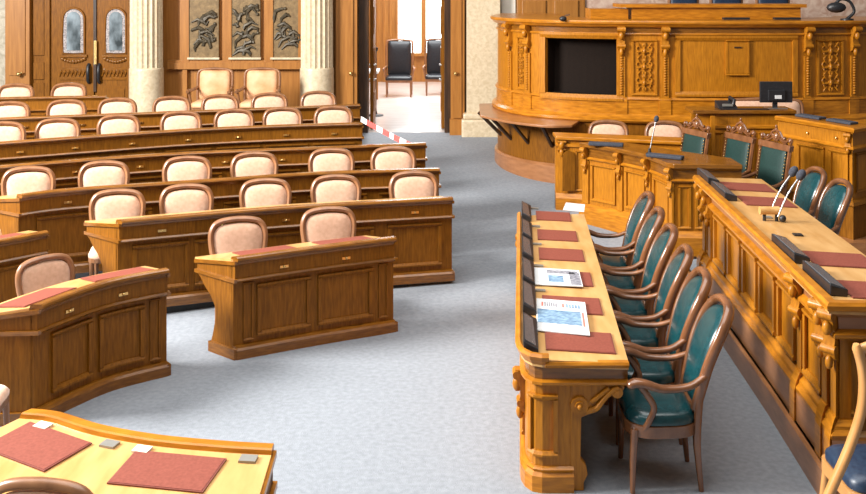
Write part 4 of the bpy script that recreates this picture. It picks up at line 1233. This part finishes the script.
def make_crest_chair():
    t = thing('crested_chair', None, 'chair')
    def by(z): return .22 + (z - .45) * .16
    for sx in (-1, 1):
        MB().tube([(sx * .275, by(.45), .45), (sx * .275, by(.8), .8), (sx * .275, by(1.16), 1.16)], .027, 6).build('back_post', 'mahogany', t, smooth=True)
        for z in [.66 + .045 * i for i in range(10)]: pass
        m = MB()
        for i in range(11): m.ball((sx * .242, by(.64 + .042 * i) - .035, .64 + .042 * i), .010, 6)
        m.build('stud_row', 'brass', t, smooth=True)
        MB().tube([(sx * .275, .25, .3), (sx * .28, .33, .002)], [.027, .02], 8).build('leg', 'mahogany', t, smooth=True)
        MB().tube([(sx * .26, -.22, .4), (sx * .26, -.23, .002)], [.028, .018], 8).build('leg', 'mahogany', t, smooth=True)
        arm = catmull([(sx * .28, by(.72), .74), (sx * .31, .05, .68), (sx * .315, -.15, .70), (sx * .31, -.24, .68)], 4)
        MB().tube(arm, .024, 8).build('arm', 'mahogany', t, smooth=True)
        MB().tube([(sx * .31, -.2, .69), (sx * .28, -.14, .55), (sx * .26, -.16, .42)], .02, 8).build('arm_support', 'mahogany', t, smooth=True)
    MB().prism([(-.30, 1.10), (.30, 1.10), (.305, 1.165), (.285, 1.18), (-.285, 1.18), (-.305, 1.165)], lambda a, z: (a, by(z) - .035, z), lambda a, z: (a, by(z) + .035, z)).build('top_rail', 'mahogany', t, bevel=.006)
    MB().prism([(-.26, .56), (.26, .56), (.26, .61), (-.26, .61)], lambda a, z: (a, by(z) - .02, z), lambda a, z: (a, by(z) + .02, z)).build('bottom_rail', 'mahogany', t)
    m = MB()                                                   # pierced scroll crest
    yb = by(1.22)
    for sg in (-1, 1):
        m.tube(catmull([(sg * .27, yb, 1.19), (sg * .285, yb, 1.235), (sg * .25, yb, 1.255), (sg * .22, yb, 1.225), (sg * .17, yb, 1.215), (sg * .11, yb, 1.26), (sg * .06, yb, 1.32), (0, yb, 1.335)], 4), .019, 6)
        m.tube(catmull([(sg * .20, yb, 1.18), (sg * .13, yb, 1.20), (sg * .05, yb, 1.25), (sg * .09, yb, 1.28), (sg * .02, yb, 1.20)], 4), .016, 6)
        m.ball((sg * .27, yb, 1.235), .032, 8); m.ball((sg * .155, yb, 1.245), .026, 8)
    m.ball((0, yb, 1.25), .045, 8, (1, .7, 1.3)); m.ball((0, yb, 1.345), .026, 8); m.ball((0, yb, 1.385), .017, 8, (1, 1, 1.4))
    m.build('carved_crest', 'mahogany', t, smooth=True)
    MB().cushion([(a, .86 + b) for a, b in rrect(.47, .50, .04, 3)], lambda a, b, h: (a, by(b) - .022 - h, b), .03, .03).build('back_pad', 'green_cloth', t, smooth=True)
    MB().cushion(rrect(.54, .50, .06, 3), lambda a, b, h: (a, b - .01, .45 + h), .04, .04).build('seat', 'green_cloth', t, smooth=True)
    MB().slab(rrect(.56, .51, .05, 3), .36, .42).build('seat_frame', 'mahogany', t, bevel=.006)
    return t

def make_club_chair(leather='tan', frame='wood_chair', w=.62, name='wall_armchair', h=.98):
    t = thing(name, None, 'chair')
    def by(z): return .24 + (z - .45) * .12
    MB().cushion([(a, .45 + (h - .05 - .45) / 2 + .02 + b) for a, b in rrect(w - .10, h - .48, .07, 4)], lambda a, b, hh: (a, by(b) - .02 - hh, b), .05, .04).build('back_pad', leather, t, smooth=True)
    half = catmull([(w / 2 - .02, .42), (w / 2 - .015, .7), (w / 2 - .02, h - .07), (w / 2 - .08, h - .015), (w / 4, h), (0, h + .012)], 3)
    loop = [(x, by(z), z) for x, z in half] + [(-x, by(z), z) for x, z in reversed(half[:-1])]
    MB().tube(loop, .025, 8).build('back_frame', frame, t, smooth=True)
    MB().cushion(rrect(w - .04, .54, .06, 3), lambda a, b, hh: (a, b - .02, .45 + hh), .05, .05).build('seat', leather, t, smooth=True)
    MB().slab(rrect(w - .03, .54, .05, 3), .34, .405).build('seat_frame', frame, t)
    for sx in (-1, 1):
        MB().tube(catmull([(sx * (w / 2 - .02), by(.66), .68), (sx * (w / 2 + .02), .0, .655), (sx * (w / 2 + .03), -.2, .67), (sx * (w / 2 + .03), -.27, .65)], 4), .027, 8).build('arm', frame, t, smooth=True)
        MB().tube([(sx * (w / 2 + .02), -.22, .65), (sx * (w / 2 - .03), -.2, .40)], .022, 8).build('arm_support', frame, t, smooth=True)
        MB().tube([(sx * (w / 2 - .05), -.23, .36), (sx * (w / 2 - .05), -.24, .002)], [.026, .018], 8).build('leg', frame, t, smooth=True)
        MB().tube([(sx * (w / 2 - .04), .24, .42), (sx * (w / 2 - .04), .30, .002)], [.026, .018], 8).build('leg', frame, t, smooth=True)
    return t

protos = {}
def place(kind, maker, loc, rz, label, group=None, sc=1.0):
    if kind not in protos:
        o = maker(); protos[kind] = o
    else:
        o = copy_tree(protos[kind])
    o.location = loc; o.rotation_euler = (0, 0, rz); o.scale = (sc, sc, sc)
    o['label'] = label
    if group: o['group'] = group
    elif 'group' in o: del o['group']
    return o

PINK = {
    1: ([238.5, 329], 'short two-seat desk', .62),
    2: ([117, 186.5, 265.5, 336, 414], 'second desk row', .54),
    3: ([28, 103.5, 187, 254.5, 331.5, 393.5], 'third desk row', .53),
    5: ([2, 57.5, 118.5, 181, 234, 282.5, 333.5], 'fifth desk row', .58),
    6: ([9, 66, 117, 171.5, 220, 269.5, 318.5], 'sixth desk row', .60),
    7: ([15, 68], 'rearmost short desk row', .58),
}
for k, (pxs, where, back) in PINK.items():
    path = ROWS[k]['path']
    far = Path([path.pos(path.L * i / 30, -back - .22) for i in range(31)])
    for i, px in enumerate(pxs):
        s = far.s_at(px)
        if s is None: s = .1
        P = far.pos(s)
        n = path.nrm(s / far.L * path.L)
        n = (n + Vector((0, -1)) * .8).normalized()
        c = P + n * .22
        nm = ORD[i] + ' from the left'
        if len(pxs) == 2: nm = ('left', 'right')[i] + ' of two'
        place('pink', make_pink_chair, (c.x, c.y, ROWS[k]['z']), facing(n.x, n.y),
              'pale pink chair behind the %s, %s' % (where, nm), 'pink delegate chairs')
# lone chair behind the dark left desk, one at the lower-left desk and two narrow ones behind the clerks' desk
place('pink', make_pink_chair, (-3.05, 8.15, 0), facing(.72, -.70), 'tan pink upholstered chair behind the dark left desk, alone at the left edge', 'pink delegate chairs', .92)
place('pink', make_pink_chair, (-1.74, 4.78, 0), facing(.1, 1), 'brown wooden chair back at the bottom left, pulled up to the pale desk', 'pink delegate chairs', .97)
place('pink', make_pink_chair, (-3.06, 6.55, 0), facing(-.1, 1), 'chair partly showing at the left frame edge beside the dark left desk', 'pink delegate chairs')
place('pink', make_pink_chair, (2.36, 13.42, .30), facing(-.15, -1), 'pink chair behind the narrow desk below the rostrum, left of two', 'pink chairs below the rostrum', 1.0)
place('pink', make_pink_chair, (3.12, 13.35, .30), facing(-.15, -1), 'pink chair behind the narrow desk below the rostrum, right of two', 'pink chairs below the rostrum', 1.0)

# green round-backed armchairs along the middle bench
gd = (-fnn.x, -fnn.y)
tops = [(721, 298), (700, 268), (684, 243), (669, 226), (656, 208.5), (650, 194.5)]
GL = ('nearest of six', 'second from the viewer', 'third from the viewer', 'fourth from the viewer', 'fifth from the viewer', 'farthest of six')
for i, (px, py) in enumerate(tops):
    y = (6.46, 7.10, 7.74, 8.38, 9.02, 9.66)[i]
    x = (1.46, 1.50, 1.54, 1.58, 1.62, 1.67)[i]
    rz = facing(gd[0], gd[1]) + (.06, .02, -.03, .03, 0, .05)[i]
    place('green', make_arm_chair, (x, y, 0), rz, 'green leather armchair at the middle bench desk, %s' % GL[i], 'green armchairs at the middle bench')
place('green', make_arm_chair, (3.58, 10.25, .2), facing(-1, -.12), 'green leather armchair behind the right bench desk, left of two by the twin microphones', 'green armchairs at the right bench', .93)
place('green', make_arm_chair, (3.58, 9.62, .2), facing(-1, -.12), 'green leather armchair behind the right bench desk, right of two', 'green armchairs at the right bench', .93)
# blond chair cut by the bottom right corner, turned away from the bench
t = thing('armchair', 'blond wood chair with dark seat at the bottom right corner, cut by the frame', 'chair', (2.4, 5.5, 0))
side = [(2.235, 1.275), (2.268, 1.16), (2.278, 1.04), (2.262, .90), (2.20, .71), (2.10, .476), (2.03, .28), (1.99, .003)]
sx_ = catmull([(x, 0, z) for x, z in side], 4)
CXK = 2.56
def ky(z): return 5.30 - max(0, z - .5) * .02
for sg in (1, -1):
    MB().tube([(CXK - sg * (CXK - x), ky(z), z) for x, _, z in sx_], [.016] + [.026] * (len(sx_) - 6) + [.026, .025, .024, .022, .02], 10, flat=1.3, up=(0, 1, 0)).build('back_post', 'wood_frame', t, smooth=True)
mid = [q for q in sx_ if .78 < q[2] < 1.22]
pr = [(x + .02, z) for x, _, z in mid] + [(2 * CXK - x - .02, z) for x, _, z in reversed(mid)]
MB().prism(pr, lambda a_, z: (a_, 5.285, z), lambda a_, z: (a_, 5.305, z)).build('back_panel', 'wood_brown', t)
MB().tube(catmull([(2.25, 5.29, 1.24), (2.36, 5.29, 1.275), (CXK, 5.29, 1.29), (2 * CXK - 2.36, 5.29, 1.275), (2 * CXK - 2.25, 5.29, 1.24)], 4), .028, 10).build('top_rail', 'wood_frame', t, smooth=True)
MB().tube([(2.24, 5.295, .80), (2 * CXK - 2.24, 5.295, .80)], .022, 8).build('lower_rail', 'wood_frame', t, smooth=True)
MB().cushion([(CXK + a_, 5.60 + b_) for a_, b_ in rrect(.60, .46, .08, 4)], lambda a_, b_, h: (a_, b_, .48 + h), .05, .04).build('seat', 'blue_leather', t, smooth=True)
MB().slab([(CXK + a_, 5.60 + b_) for a_, b_ in rrect(.62, .48, .06, 4)], .36, .435).build('seat_frame', 'wood_frame', t)
for x0 in (2.24, 2 * CXK - 2.24): MB().tube([(x0 + (.05 if x0 < CXK else -.05), 5.80, .42), (x0, 5.81, .003)], [.026, .018], 8).build('leg', 'wood_frame', t, smooth=True)
for i, (x, y, lab) in enumerate(((3.0, 12.38, 'crested chair with green leather back behind the curved desk, left of three'),
                                 (3.43, 12.0, 'crested chair with green leather back behind the curved desk, middle of three'),
                                 (3.66, 11.42, 'crested chair with green leather back, right of three next to the tall right desk'))):
    place('crest', make_crest_chair, (x, y - .05, .30), facing(-.93, -.36), lab, 'crested green chairs', .88)
for i, px in enumerate((213.5, 261)):
    place('club', make_club_chair, ((px - HX) / F * 16.9, 16.75, .70), 0, 'tan leather wall armchair below the bronze reliefs, %s of two' % ('left', 'right')[i], 'tan wall armchairs')
o = make_club_chair('pink', 'wood_chair', 1.05, 'settee', .98)
o.location = (4.58, 13.50, .30 + .27); o.rotation_euler = (0, 0, 0)
tag(o, 'wide pale upholstered seat behind the monitor, below the rostrum centre panel', 'settee')
struct(MB().slab([(3.9, 13.16), (5.3, 13.16), (5.3, 13.88), (3.9, 13.88)], .3, .57).build('floor', 'wood_red'))
o = make_club_chair('black_leather', 'wood_chair', .66, 'dark_chair', 1.3)
o.location = (-.80, 23.6, .46); tag(o, 'black leather chair in the room beyond the open doorway, left of two', None, 'black chairs in the far room')
o2 = copy_tree(o); o2.location = (.13, 23.9, .46); o2['label'] = 'black leather chair in the room beyond the open doorway, right of two'

# side table and dark stand in the far room
t = thing('side_table', 'small pale table left of the black chairs in the room beyond the doorway', 'table', (-1.35, 22.6, .46))
MB().slab([(-1.9, 22.2), (-1.22, 22.2), (-1.22, 23.0), (-1.9, 23.0)], 1.12, 1.17).build('table_top', 'paper', t)
for x, y in ((-1.83, 22.28), (-1.29, 22.28), (-1.83, 22.92), (-1.29, 22.92)): MB().box((x, y, .79), (.06, .06, .65)).build('leg', 'wood_wall', t)
t = thing('floor_stand', 'dark stand with round foot just inside the open doorway', 'stand', (-1.16, 20.2, .46))
MB().lathe([(.16, .462), (.16, .48), (.04, .50), (.02, .56), (.02, 1.75), (.05, 1.78), (.05, 1.84)], (-1.16, 20.2, 0), 16).build('pole', 'black', t, smooth=True)

# barrier tape
t = thing('barrier_tape', 'red and white barrier tape hanging from the right end of the fifth desk row', 'tape', (-.9, 13.1, 1.2))
A = Vector((361, 119)); Bq = Vector((412, 146))
pts = []
for i in range(11):
    u = i / 10
    px = A.x + (Bq.x - A.x) * u; py = A.y + (Bq.y - A.y) * u + 3.0 * u * (1 - u)
    y = 13.05 - .55 * u
    pts.append(Vector(((px - HX) / F * y, y, EYE - (py - HY) / F * y)))
edges = [0, 1.1, 3.0, 4.2, 5.6, 6.4, 7.6, 8.8, 10]
def tp(u):
    i = min(int(u), 9); return pts[i].lerp(pts[i + 1], u - i)
for j, (a, b) in enumerate(zip(edges, edges[1:])):
    m = MB(); k = 5
    for q in range(k):
        u0 = a + (b - a) * q / k; u1 = a + (b - a) * (q + 1) / k
        P0_, P1_ = tp(u0), tp(u1)
        w0, w1 = Vector((.004, .0, .034)), Vector((.004, 0, .034))
        d = Vector((0, .003, 0))
        m.add([P0_ - w0, P1_ - w1, P1_ + w1, P0_ + w0, P0_ - w0 + d, P1_ - w1 + d, P1_ + w1 + d, P0_ + w0 + d], [(0, 1, 2, 3), (4, 5, 6, 7), (0, 1, 5, 4), (2, 3, 7, 6), (0, 3, 7, 4), (1, 2, 6, 5)])
    m.build('white_band' if j % 2 == 0 else 'red_band', 'tape_white' if j % 2 == 0 else 'tape_red', t)
bpy.context.view_layer.update()
